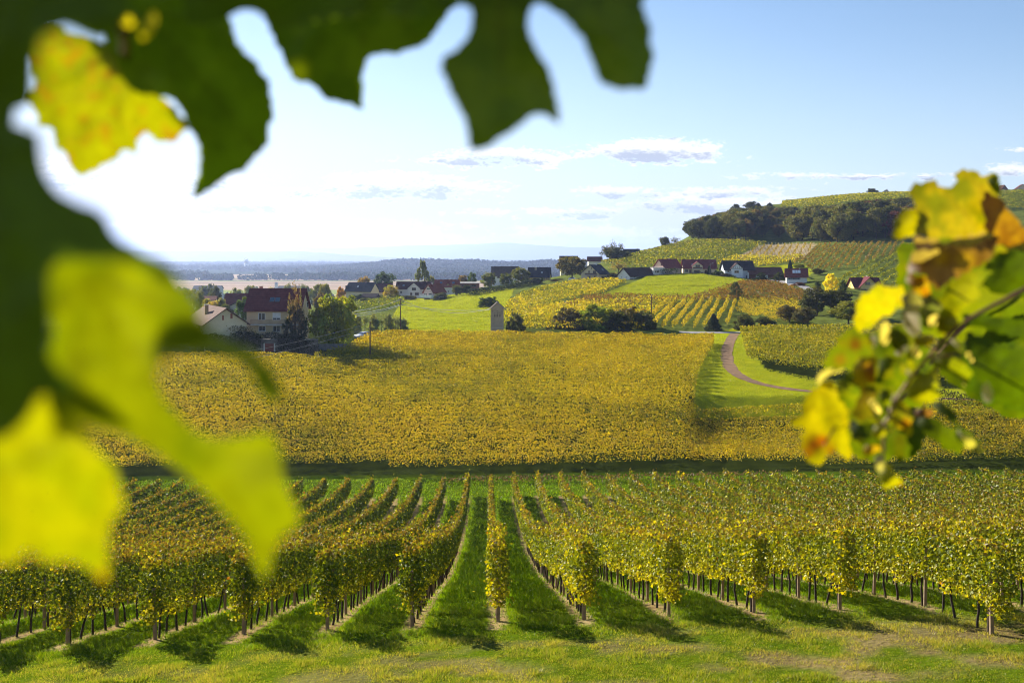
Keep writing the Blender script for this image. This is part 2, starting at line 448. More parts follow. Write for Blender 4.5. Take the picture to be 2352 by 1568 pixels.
    v = math_node(nt, 'ADD', math_node(nt, 'MULTIPLY', n1.outputs[0], 0.9), math_node(nt, 'MULTIPLY', n3.outputs[0], 1.1))
    cc = N(nt, 'ShaderNodeCombineColor')
    for i in range(3): L.new(v, cc.inputs[i])
    mm = N(nt, 'ShaderNodeMix', data_type='RGBA', blend_type='MULTIPLY'); mm.inputs[0].default_value = 1
    L.new(at_.outputs['Color'], mm.inputs[6]); L.new(cc.outputs[0], mm.inputs[7])
    d = N(nt, 'ShaderNodeBsdfDiffuse'); L.new(mm.outputs[2], d.inputs['Color'])
    bp = N(nt, 'ShaderNodeBump'); bp.inputs['Strength'].default_value = 0.7; bp.inputs['Distance'].default_value = 0.12
    L.new(n1.outputs[0], bp.inputs['Height']); L.new(bp.outputs[0], d.inputs['Normal'])
    L.new(d.outputs[0], out.inputs[0])
    o = link('ground', me, None, m); o['kind'] = 'structure'


ground()


def draped_strip(name, pts, width, col, lift=0.05, kind='structure'):
    """pts = plan points; a strip lying on the terrain"""
    P = np.array(pts, float)
    seg = np.r_[0, np.cumsum(np.hypot(*np.diff(P, axis=0).T))]
    t = np.arange(0, seg[-1], 1.0)
    k = np.exp(-0.5 * (np.arange(-9, 10) / 3.5) ** 2); k /= k.sum()
    sm = lambda a: np.convolve(np.pad(a, 9, mode='reflect', reflect_type='odd'), k, 'valid')
    X = sm(np.interp(t, seg, P[:, 0])); Y = sm(np.interp(t, seg, P[:, 1]))
    wd = np.interp(t, seg, np.broadcast_to(width, len(P)))
    dx = np.gradient(X); dy = np.gradient(Y); l = np.hypot(dx, dy); nx, ny = -dy / l, dx / l
    m = 7; V = []; wob = 1 + 0.28 * (vn(t / 1.7, t * 0, 3) - 0.5) + 0.2 * (vn(t / 0.8, t * 0 + 4, 5) - 0.5)
    for s in np.linspace(-0.5, 0.5, m):
        x = X + nx * wd * s * wob; y = Y + ny * wd * s * wob
        V.append(np.stack([x, y, terrain(x, y) + lift - 0.03 * (abs(abs(s) - 0.28) < 0.12)], 1))
    V = np.array(V); n = len(t); idx = np.arange(m * n).reshape(m, n)
    Q = np.stack([idx[:-1, :-1].ravel(), idx[:-1, 1:].ravel(), idx[1:, 1:].ravel(), idx[1:, :-1].ravel()], 1)
    o = link(name, tri_mesh(name, V.reshape(-1, 3), Q, None, smooth=True), None, M_('path_surface', col, rough=0.95, var=0.3, scale=0.9))
    o['kind'] = kind
    return o


def plan(pxs):
    return [ground_at(*p)[:2] for p in pxs]


draped_strip('dirt_path', plan([(1688, 766), (1676, 785), (1668, 805), (1670, 830), (1680, 852), (1700, 868), (1740, 882), (1800, 893), (1860, 900), (1950, 908), (2100, 916), (2400, 926)]),
             [2.3, 2.3, 2.4, 2.4, 2.3, 2.0, 1.7, 1.5, 1.4, 1.4, 1.4, 1.4], (0.165, 0.088, 0.036))
draped_strip('lane', plan([(1560, 763), (1640, 764.5), (1690, 764), (1760, 762), (1900, 752)]), [2.6] * 5, (0.27, 0.25, 0.25), 0.07)
draped_strip('village_road', plan([(1745, 640), (1790, 645), (1830, 655), (1862, 666), (1885, 678), (1900, 690)]), [3.6] * 6, (0.24, 0.22, 0.22), 0.06)


# ------------------------------------------------------------------ leaves as small folded cards
def cards(P, S, rng, up=0.35, out=None, fold=0.22, aspect=0.42):
    n = len(P)
    nr = rng.normal(size=(n, 3)); nr[:, 2] += up
    if out is not None:
        nr += out
    nr /= np.linalg.norm(nr, axis=1)[:, None]
    r = rng.normal(size=(n, 3))
    t = np.cross(nr, r); t /= np.linalg.norm(t, axis=1)[:, None] + 1e-9
    b = np.cross(nr, t)
    s = np.asarray(S)[:, None]
    V = np.empty((n, 4, 3))
    V[:, 0] = P - t * s * 0.5
    V[:, 1] = P + b * s * aspect + nr * s * fold
    V[:, 2] = P + t * s * 0.55
    V[:, 3] = P - b * s * aspect + nr * s * fold
    base = np.arange(n)[:, None] * 4
    T = np.concatenate([base + np.array([0, 1, 2]), base + np.array([0, 2, 3])], 1).reshape(-1, 3)
    return V.reshape(-1, 3), T


def pick(rng, n, cols, probs, mixed=0.45):
    probs = np.asarray(probs, float)
    if probs.ndim == 1:
        i = rng.choice(len(cols), n, p=probs / probs.sum())
    else:
        cp = np.cumsum(probs / probs.sum(1, keepdims=True), 1)
        i = (rng.random(n)[:, None] > cp).sum(1).clip(0, len(cols) - 1)
    c = np.array(cols)[i]
    pm = probs / probs.sum(-1, keepdims=True)
    c = (1 - mixed) * c + mixed * (pm @ np.array(cols))
    return c * (0.75 + 0.5 * rng.random(n))[:, None]


VINE_COLS = [(0.050, 0.088, 0.004), (0.165, 0.205, 0.006), (0.52, 0.46, 0.008), (0.56, 0.375, 0.010), (0.165, 0.088, 0.017), (0.34, 0.08, 0.016)]
#             green                 yellow green          yellow               golden               orange brown         red


def cyl(p0, p1, r0, r1, n=6, wob=0.0, rng=None, rings=2):
    p0 = np.array(p0, float); p1 = np.array(p1, float); ax = p1 - p0
    a = np.cross(ax, [0.3, 0.9, 0.1]); a /= np.linalg.norm(a); b = np.cross(ax / np.linalg.norm(ax), a)
    V = []
    for i in range(rings):
        f = i / (rings - 1); c = p0 + ax * f
        if wob and 0 < i:
            c = c + a * rng.normal() * wob + b * rng.normal() * wob
        r = r0 + (r1 - r0) * f
        for k in range(n):
            an = 2 * math.pi * k / n
            V.append(c + r * (a * math.cos(an) + b * math.sin(an)))
    T = []
    for i in range(rings - 1):
        for k in range(n):
            q = (i * n + k, i * n + (k + 1) % n, (i + 1) * n + (k + 1) % n, (i + 1) * n + k)
            T += [(q[0], q[1], q[2]), (q[0], q[2], q[3])]
    e = (rings - 1) * n
    T += [(e, e + k, e + k + 1) for k in range(1, n - 1)]
    return np.array(V), np.array(T)


def merge(parts):
    V = []; T = []; o = 0
    for v, t in parts:
        V.append(v); T.append(np.asarray(t) + o); o += len(v)
    return np.concatenate(V), np.concatenate(T)


# ------------------------------------------------------------------ near vineyard, row by row
def row_x(k, Y):
    return -0.42 - 0.024 * (Y - 30) + 2.6 * k


ORD = ['', 'first', 'second', 'third', 'fourth', 'fifth', 'sixth', 'seventh', 'eighth', 'ninth', 'tenth', 'eleventh', 'twelfth', 'thirteenth',
       'fourteenth', 'fifteenth', 'sixteenth', 'seventeenth', 'eighteenth', 'nineteenth', 'twentieth', 'twenty-first', 'twenty-second',
       'twenty-third', 'twenty-fourth', 'twenty-fifth', 'twenty-sixth']
trunk_meshes = []
for i in range(5):
    r_ = np.random.default_rng(40 + i)
    V, T = cyl((0, 0, -0.1), (0.05 * r_.normal(), 0.05 * r_.normal(), 1.05), 0.042, 0.026, 6, 0.014, r_, 5)
    me = tri_mesh('trunk', V, T); me.materials.append(MAT_TRUNK); trunk_meshes.append(me)


def box_mesh(name, sx, sy, z0, z1, mat, bev=0.012):
    bm = bmesh.new(); bmesh.ops.create_cube(bm, size=1.0)
    for v in bm.verts:
        v.co = Vector((v.co.x * sx, v.co.y * sy, z0 + (v.co.z + 0.5) * (z1 - z0)))
    if bev: bmesh.ops.bevel(bm, geom=bm.edges[:], offset=bev, segments=1, affect='EDGES')
    me = bpy.data.meshes.new(name); bm.to_mesh(me); bm.free(); me.materials.append(mat)
    return me


post_me = box_mesh('post', 0.085, 0.085, -0.2, 1.85, MAT_POST)
endpost_me = box_mesh('end_post', 0.095, 0.095, -0.2, 1.7, MAT_POST)


def near_row(k):
    rng = np.random.default_rng(500 + k)
    y0 = 30.0 + 0.15 * rng.normal() if k < 5 else (26.0 if k == 5 else 26.5)
    y1 = 109.5 + 0.05 * 2.6 * k * 0.5
    x0 = row_x(k, y0)
    if k == 0: lab = 'middle vine row running straight away from the viewer'
    else: lab = '%s vine row to the %s of the straight middle row' % (ORD[abs(k)], 'right' if k > 0 else 'left')
    root = empty('vine_row', (x0, y0, gz(x0, y0)))
    tag(root, lab, 'vine row', 'vine rows of the near vineyard')
    off = np.array(root.location)
    Ps = []; Ss = []; Hs = []; Os = []
    edges = np.arange(y0 - 0.45, y1, 2.5)
    for a in edges:
        ym = a + 1.25
        px = CX + F * row_x(k, ym) / ym
        vis = -350 < px < 2700
        s = 0.105 * max(1.0, ym / 36.0) ** 0.85
        dens = 820 * (0.105 / s) ** 2 * (1.0 if vis else 0.22)
        if not vis: s *= 1.9
        n = int(dens * 2.5)
        y = a + 2.5 * rng.random(n)
        ph = np.abs((y - y0) / 1.0 % 1.0 - 0.5)
        lump = fbm(y / 0.9, np.full(n, k * 3.7), 31)
        lump2 = vn(y / 0.33, np.full(n, k * 9.1), 77)
        keep = rng.random(n) < 0.62 + 0.75 * (lump - 0.3)
        y = y[keep]; lump = lump[keep]; lump2 = lump2[keep]; n = len(y)
        bot = 0.56 + 0.42 * vn(y / 0.7, np.full(n, k * 5.0), 12)
        top = 2.36 + 0.20 * lump2 + 0.15 * (lump - 0.5)
        hn = rng.random(n)
        h = bot + (top - bot) * hn
        stray = rng.random(n) < 0.025
        h = np.where(stray, top + 0.4 * rng.random(n) ** 2, h)
        half = 0.13 + 0.21 * np.sin(np.pi * np.clip(hn * 0.8 + 0.12, 0, 1)) * (0.75 + 0.5 * lump)
        half = np.maximum(half - 0.55 * (s - 0.105), 0.07)
        sd = np.where(rng.random(n) < 0.5, -1, 1) * half * np.sqrt(rng.random(n))
        x = row_x(k, y) + sd
        Os.append(np.stack([np.sign(sd) * 0.9, 0 * sd, 0 * sd], 1)); Ps.append(np.stack([x, y, terrain(row_x(k, y), y) + h], 1)); Ss.append(s * (0.7 + 0.6 * rng.random(n))); Hs.append(np.clip((h - 0.7) / 1.6, 0, 1.2))
    n = 480                                     # shoots hanging round the end post
    y = y0 - 0.42 + 0.95 * rng.random(n) ** 1.2; h = 0.5 + 1.98 * rng.random(n); x = row_x(k, y) + 0.21 * rng.normal(size=n) * (0.5 + 0.5 * np.sin(h * 1.2))
    Ps.append(np.stack([x, y, terrain(row_x(k, y), y) + h], 1)); Ss.append(0.105 * (0.7 + 0.6 * rng.random(n))); Hs.append(np.clip((h - 0.7) / 1.6, 0, 1.2)); Os.append(np.tile([0, -0.8, 0.0], (n, 1)))
    P = np.concatenate(Ps); S = np.concatenate(Ss); H = np.concatenate(Hs); SIDE = np.concatenate(Os); n = len(P)
    patch = fbm(P[:, 1] / 2.2, P[:, 0] / 2.2 + P[:, 2] * 0.4, 55)
    nearb = np.clip((46 - P[:, 1]) / 14, 0, 1)
    left = 1.0 if k < -0.5 else 0.0  # left rows get darker green leaves, standing in for their shaded sides
    low = np.clip((0.45 - H) / 0.35, 0, 1); topw = np.clip((H - 0.84) / 0.2, 0, 1); midw = 1 - np.maximum(low, topw)
    pr = np.stack([0.72 * midw + 0.35 * low + 0.25 * topw + left * (1.1 * midw + 0.5 * low),
                   (0.62 - 0.25 * left) * midw + 0.50 * low + 0.44 * topw,
                   0.07 * midw + 0.14 * low + 0.05 * topw + nearb * (0.5 * low + (0.5 - 0.36 * left) * patch),
                   0.01 * midw + 0.02 * low + 0.03 * topw,
                   0.04 * midw + 0.02 * low + (0.54 + 0.18 * left) * topw, 0.004 + 0 * H], 1)
    pr[:, 2] += np.clip(patch - 0.52, 0, 1) * (0.7 - 0.5 * left)
    col = pick(rng, n, VINE_COLS, pr)
    V, T = cards(P - off, S, rng, up=0.5, out=SIDE)
    fo = link('foliage', tri_mesh('foliage', V, T, np.repeat(col, 2, 0)), root, MAT_VINE)
    # posts and vine stems, the ones that can be seen
    deep = 74 if abs(k) <= 6 else (52 if abs(k) <= 10 else 44)
    yy = y0 + 0.3
    i = 0
    while yy < deep:
        xx = row_x(k, yy); p = CX + F * xx / yy
        if -80 < p < 2440:
            if i % 4 == 0:
                o = link('post', endpost_me if i == 0 else post_me, root)
                o.location = Vector((xx, yy, gz(xx, yy))) - root.location
                o.rotation_euler = (0.02 * rng.normal(), 0.02 * rng.normal(), 0.2 * rng.normal())
            ty = yy + (0.22 if i % 4 == 0 else 0.0) + 0.1 * rng.normal()
            xx = row_x(k, ty) + 0.03 * rng.normal()
            o = link('trunk', trunk_meshes[rng.integers(5)], root)
            o.location = Vector((xx, ty, gz(xx, ty))) - root.location
            o.rotation_euler = (0.08 * rng.normal(), 0.08 * rng.normal(), rng.random() * 6.28)
            o.scale = (1.0, 1.0, 0.85 + 0.3 * rng.random())
        yy += 1.0; i += 1
    return root


for k in range(-19, 25):
    near_row(k)


# ------------------------------------------------------------------ wider vineyards
def field(name, label, poly, yr, direc, spacing, h0, h1, halfw, size, dens, probs, seed, single=True, group=None, rowlabel=None, patchy=0.6, front=None):
    rng = np.random.default_rng(seed)
    d = np.array(direc, float); d /= np.linalg.norm(d); nrm = np.array([-d[1], d[0]])
    pxs = [p[0] for p in poly]
    cs = np.array([((p - CX) / F * y, y) for p in (min(pxs), max(pxs)) for y in yr])
    s = cs @ nrm; t = cs @ d
    allP = []; allS = []; allH = []; res = []
    for so_ in np.arange(s.min(), s.max(), spacing):
        n = int((t.max() - t.min()) * dens)
        tt = t.min() + (t.max() - t.min()) * rng.random(n)
        wob = 0.15 * np.sin(tt / 9.0 + so_)
        X = d[0] * tt + nrm[0] * (so_ + wob); Y = d[1] * tt + nrm[1] * (so_ + wob)
        ok = (Y > yr[0]) & (Y < yr[1]); X = X[ok]; Y = Y[ok]
        if not len(X): continue
        Z = terrain(X, Y); px, py = topx(X, Y, Z)
        ok = inpoly(px, py, poly)
        ok &= rng.random(len(X)) < 0.36 + 1.15 * vn(X / 0.8, Y / 1.6, seed + 2)
        X = X[ok]; Y = Y[ok]; Z = Z[ok]; n = len(X)
        if n < 60: continue
        hn = rng.beta(1.4, 0.9, n)
        top = h1 + 0.35 * (vn(X / 0.8, Y / 0.8, seed + 5) - 0.4) * (h1 / 1.9)
        h = h0 + (top - h0) * hn
        off = rng.normal(size=n) * halfw * (0.45 + 0.5 * np.sin(np.pi * np.clip(hn, 0.1, 0.9)))
        P = np.stack([X + nrm[0] * off, Y + nrm[1] * off, Z + h], 1)
        S = size * (Y / yr[0]) ** 0.7 * (0.65 + 0.7 * rng.random(n))
        allP.append(P); allS.append(S); allH.append(hn)
    groups = [(np.concatenate(allP), np.concatenate(allS), np.concatenate(allH))] if single else list(zip(allP, allS, allH))
    for gi, (P, S, H) in enumerate(groups):
        n = len(P)
        pt = fbm(P[:, 0] / 16, P[:, 1] / 16, seed + 9, 4); p2 = fbm(P[:, 0] / 3.0, P[:, 1] / 3.0, seed + 10)
        pr = np.tile(np.array(probs, float), (n, 1))
        w = (pt - 0.5) * 3.2 * patchy; w2 = (p2 - 0.5) * 2.4 * patchy
        pr[:, 0] *= np.exp(-w - w2); pr[:, 2] *= np.exp(w * 0.8 + w2); pr[:, 3] *= np.exp(w + 0.6 * w2); pr[:, 4] *= np.exp(-w * 0.4); pr[:, 5] *= np.exp(3.0 * (pt - 0.62) * 3)
        if front:
            fz = np.clip((front + 8 - P[:, 1]) / 25, 0, 1); pr[:, 4] += 0.36 * fz; pr[:, 0] *= 1 + 0.5 * fz; pr[:, 2] *= 1 - 0.35 * fz; pr[:, 3] *= 1 + 0.5 * np.clip((P[:, 1] - 190) / 35, 0, 1)
        pr[:, 0] *= 1.5 - H; pr[:, 4] *= 0.5 + H
        col = pick(rng, n, VINE_COLS, pr, 0.55)
        org = np.array([P[:, 0].mean(), P[:, 1].mean(), P[:, 2].min()])
        V, T = cards(P - org, S, rng, up=0.45)
        if single:
            o = link(name, tri_mesh(name, V, T, np.repeat(col, 2, 0)), None, MAT_VINE); o.location = org
            tag(o, label, 'vineyard', group, 'stuff')
        else:
            o = empty(name, org); link('foliage', tri_mesh('foliage', V, T, np.repeat(col, 2, 0)), o, MAT_VINE)
            tag(o, rowlabel, 'vine row', group)
        res.append(o)
    return res


# the broad yellow slope in the middle: rows run across the view
MAINP = [(-300, 1105), (-300, 850), (380, 836), (560, 833), (640, 836), (720, 836), (800, 812), (850, 782), (900, 778), (1130, 780), (1640, 787),
         (1640, 800), (1612, 850), (1598, 900), (1596, 948), (1640, 958), (2700, 938), (2700, 1060), (1700, 1088), (1176, 1094)]
field('vineyard', 'broad golden vineyard slope between the near rows and the village', MAINP, (121.5, 236), (1, 0.06), 2.8, 0.7, 2.15, 0.17, 0.18, 105,
      [0.29, 0.52, 0.86, 0.44, 0.08, 0.008], 61, patchy=0.8, front=150)
field('vineyard', 'yellow green vineyard to the right of the dirt path', [(1700, 770), (1760, 766), (2500, 758), (2500, 890), (1990, 884), (1880, 868), (1715, 836)], (165, 250),
      (1, 0.02), 2.4, 0.8, 2.2, 0.26, 0.27, 44, [0.7, 0.6, 0.42, 0.12, 0.08, 0.0], 62)
field('vineyard', 'mixed green and yellow vineyard slope behind the stone tower', [(1140, 762), (1165, 705), (1200, 680), (1240, 668), (1330, 650), (1400, 648), (1440, 652), (1390, 676), (1300, 695), (1260, 712), (1300, 762)],
      (237, 440), (1, 0.35), 2.4, 0.6, 2.0, 0.3, 0.45, 9, [0.65, 0.55, 0.42, 0.25, 0.06, 0.0], 63, patchy=0.8)
field('vineyard', 'golden vineyard patch behind the roadside bushes', [(1190, 762), (1230, 715), (1330, 700), (1500, 692), (1560, 700), (1500, 725), (1480, 762)], (237, 320), (1, 0.2), 2.4, 0.6, 2.0,
      0.3, 0.42, 9, [0.25, 0.4, 0.6, 0.45, 0.05, 0.0], 64, patchy=0.8)
field('vineyard', 'rusty brown vineyard below the green meadow', [(1290, 712), (1330, 690), (1420, 682), (1500, 686), (1590, 688), (1660, 666), (1720, 648), (1790, 655), (1860, 680), (1900, 700), (1690, 694), (1500, 700), (1400, 706)],
      (285, 400), (1, 0.1), 2.2, 0.4, 1.7, 0.3, 0.45, 8, [0.35, 0.16, 0.0, 0.03, 2.2, 0.02], 65, patchy=0.25)
field('vineyard', 'green and yellow vineyard climbing the hill behind the houses', [(1380, 606), (1440, 592), (1530, 570), (1590, 556), (1700, 556), (1760, 562), (1690, 590), (1640, 604), (1560, 618), (1480, 622)],
      (430, 600), (1, -0.35), 2.6, 0.5, 2.0, 0.4, 0.65, 4.5, [0.9, 0.55, 0.16, 0.05, 0.10, 0.0], 66, patchy=0.5)
field('vineyard', 'golden vineyard strip above the dark-roofed houses', [(1630, 612), (1690, 592), (1790, 592), (1850, 592), (1820, 606), (1740, 616)], (420, 520), (1, -0.3), 2.4, 0.5, 2.0, 0.4, 0.6, 5,
      [0.25, 0.5, 0.7, 0.3, 0.06, 0.0], 67)
field('vineyard', 'brown vineyard rows on the slope below the wood', [(1800, 606), (1850, 590), (1880, 566), (2000, 560), (2085, 562), (2085, 580), (1990, 605), (1920, 645), (1880, 640), (1850, 612)], (400, 560),
      (0.45, 1), 2.8, 0.4, 1.8, 0.32, 0.55, 6, [0.55, 0.25, 0.05, 0.12, 1.0, 0.0], 68, patchy=0.3)
field('vineyard', 'light green vineyard along the top of the hill', [(1790, 480), (1800, 465), (1900, 450), (2000, 440), (2100, 440), (2090, 460), (1960, 466), (1880, 480)], (650, 775), (1, 0.4), 3.0, 0.5, 2.2, 0.4, 0.8, 4,
      [0.6, 0.55, 0.3, 0.06, 0.03, 0.0], 69, patchy=0.5)
field('vineyard', 'green hilltop vineyard below the balcony house', [(2250, 500), (2250, 446), (2500, 436), (2500, 500)], (600, 765), (1, 0.5), 3.0, 0.5, 2.2, 0.4, 0.8, 4,
      [0.8, 0.5, 0.1, 0.03, 0.03, 0.0], 70, patchy=0.4)
field('vineyard', 'small dark green vineyard left of the meadow', [(800, 722), (812, 700), (850, 686), (925, 684), (930, 700), (870, 716)], (262, 470), (1, 0.45), 3.2, 0.3, 1.6, 0.35, 0.5, 7,
      [0.95, 0.35, 0.06, 0.0, 0.05, 0.0], 71, patchy=0.2)
field('vine_row', None, [(1478, 756), (1500, 712), (1520, 694), (1690, 690), (1688, 735), (1660, 756)], (243, 318), (0.27, 1), 2.5, 0.3, 1.8, 0.22, 0.30, 26,
      [0.2, 0.35, 0.65, 0.6, 0.15, 0.0], 72, single=False, group='golden vine rows left of the grassy gap', rowlabel='golden vine row on the slope left of the grassy gap by the lone tree')
field('vine_row', None, [(1700, 690), (1830, 692), (1850, 740), (1790, 742), (1690, 720)], (250, 316), (-0.06, 1), 2.6, 0.3, 1.5, 0.14, 0.24, 30,
      [0.2, 0.35, 0.65, 0.6, 0.12, 0.0], 73, single=False, group='golden vine rows right of the grassy gap', rowlabel='golden vine row on the slope right of the grassy gap by the lone tree')
field('vine_row', None, [(1885, 662), (1920, 640), (1990, 606), (2090, 566), (2200, 566), (2200, 662)], (330, 520), (0.62, 1), 4.2, 0.4, 1.7, 0.34, 0.52, 11,
      [0.7, 0.75, 0.12, 0.02, 0.02, 0.0], 74, single=False, group='green vine rows above the yellow house', rowlabel='neat green vine row on the slope above the yellow house')
field('vineyard', 'pale leafless vineyard strip below the wood', [(1700, 592), (1740, 568), (1770, 564), (1872, 564), (1850, 590)], (470, 580), (0.35, 1), 3.4, 0.4, 1.7, 0.25, 0.5, 5,
      [0.05, 0.15, 0.10, 0.1, 0.3, 0.0], 75, patchy=0.2)


# ------------------------------------------------------------------ grass
def grass(name, label, P, hgt, wid, col, rng, lean=0.6):
    n = len(P)
    a = rng.random(n) * 2 * np.pi
    t = np.stack([np.cos(a), np.sin(a), np.zeros(n)], 1)
    ln = rng.normal(size=(n, 3)) * lean; ln[:, 2] = 0
    V = np.empty((n, 3, 3))
    V[:, 0] = P - t * wid[:, None] * 0.5; V[:, 1] = P + t * wid[:, None] * 0.5
    V[:, 2] = P + (np.array([0, 0, 1.0]) + ln) * hgt[:, None]
    T = np.arange(n * 3).reshape(n, 3)
    o = link(name, tri_mesh(name, V.reshape(-1, 3), T, col), None, MAT_GRASS)
    tag(o, label, 'grass', None, 'stuff')
    return o


def near_grass():
    rng = np.random.default_rng(90)
    n = 620000
    Y = 22.0 + 13.0 * rng.random(n) ** 1.15; X = (rng.random(n) - 0.5) * 1.16 * Y
    ph = (X + 0.42 + 0.024 * (Y - 30)) / 2.6; dist = np.abs(ph - np.round(ph)) * 2.6
    tuft = fbm(X / 0.55, Y / 0.55, 14)
    worn = np.clip((28.8 - Y + 0.05 * X) / 2.0, 0, 1)
    patch = fbm(X / 1.6, Y / 1.0, 6)
    bald = np.clip((patch - 0.45) * 5, 0, 1) * worn * np.clip(0.75 + X / 30, 0.4, 1)
    keep = rng.random(n) < (0.25 + 1.2 * (tuft - 0.25)) * (1 - 0.35 * bald)
    keep &= ~((dist < 0.34) & (Y > 29.6) & (rng.random(n) < 0.8))
    X = X[keep]; Y = Y[keep]; tuft = tuft[keep]; worn = worn[keep]; bald = bald[keep]; n = len(X)
    h = (0.045 + 0.20 * np.clip(tuft - 0.36, 0, 1) ** 1.3 * 2.0) * (0.6 + 0.8 * rng.random(n)) * (1 - 0.35 * worn)
    w = 0.010 + 0.012 * rng.random(n)
    p_ = np.stack([0.6 - 0.25 * worn, 0.3 + 0.1 * worn, 0.05 + 0.25 * worn + 0.9 * bald], 1)
    col = pick(rng, n, [(0.075, 0.155, 0.003), (0.21, 0.26, 0.005), (0.40, 0.31, 0.10)], p_)
    grass('grass', 'worn short grass with straw patches in front of the vine rows', np.stack([X, Y, terrain(X, Y) - 0.01], 1), h, w, col, rng, 0.55)
    # lanes between the rows
    n = 700000
    Y = 34 * (119.0 / 34) ** rng.random(n); X = (rng.random(n) - 0.5) * 1.12 * Y
    ph = (X + 0.42 + 0.024 * (Y - 30)) / 2.6; dist = np.abs(ph - np.round(ph)) * 2.6
    tuft = fbm(X / 0.8, Y / 0.8, 15)
    keep = (rng.random(n) < 0.3 + tuft) & ~((dist < 0.36) & (Y < 110) & (rng.random(n) < 0.85))
    keep &= (np.abs(X + 0.024 * Y) < 30) | (Y > 108)
    X = X[keep]; Y = Y[keep]; tuft = tuft[keep]; n = len(X)
    sc = (Y / 34) ** 0.85
    h = (0.05 + 0.16 * tuft ** 1.5) * (0.6 + 0.8 * rng.random(n)) * np.minimum(sc, 1.7); w = (0.02 + 0.015 * rng.random(n)) * sc
    col = pick(rng, n, [(0.085, 0.18, 0.003), (0.215, 0.29, 0.005), (0.32, 0.27, 0.05)], [0.62, 0.34, 0.04])
    grass('grass', 'deep green grass in the lanes between the near vine rows', np.stack([X, Y, terrain(X, Y) - 0.01], 1), h, w, col, rng, 0.5)


near_grass()


def meadow(label, poly, yr, n, seed, h=0.2):
    rng = np.random.default_rng(seed)
    pxs = [p[0] for p in poly]
    Y = yr[0] + (yr[1] - yr[0]) * rng.random(n); px = min(pxs) + (max(pxs) - min(pxs)) * rng.random(n)
    X = (px - CX) / F * Y; Z = terrain(X, Y); _, py = topx(X, Y, Z)
    t = fbm(X / 5, Y / 5, seed)
    ok = inpoly(px, py, poly) & (rng.random(n) < 0.25 + 1.1 * t)
    X = X[ok]; Y = Y[ok]; Z = Z[ok]; n = len(X)
    col = pick(rng, n, [(0.17, 0.235, 0.005), (0.32, 0.32, 0.008), (0.40, 0.36, 0.03)], [0.45, 0.45, 0.1])
    grass('grass', label, np.stack([X, Y, Z - 0.02], 1), h * (0.5 + rng.random(n)) * (Y / 250), 0.12 * (0.6 + 0.8 * rng.random(n)) * (Y / 250), col, rng, 0.9)


meadow('sunlit meadow left of the stone tower', [(880, 762), (925, 690), (985, 690), (1060, 664), (1180, 664), (1165, 700), (1135, 765)], (236, 440), 130000, 95, 0.28)
meadow('bright green meadow in front of the red-roofed houses', [(1370, 680), (1440, 655), (1500, 630), (1640, 628), (1720, 645), (1660, 668), (1590, 692), (1480, 684)], (320, 425), 110000, 96, 0.25)
meadow('green verge along the curving dirt path', [(1594, 955), (1600, 870), (1640, 800), (1645, 768), (1664, 768), (1657, 800), (1660, 835), (1672, 860), (1700, 878), (1850, 906), (2300, 925), (2300, 950), (1700, 955)], (145, 236), 130000, 97, 0.22)
meadow('strip of grass between the dirt path and the right vineyard', [(1700, 768), (1712, 836), (1880, 870), (2200, 890), (2200, 908), (1850, 893), (1720, 868), (1688, 840), (1684, 800), (1694, 770)], (150, 236), 90000, 98, 0.2)


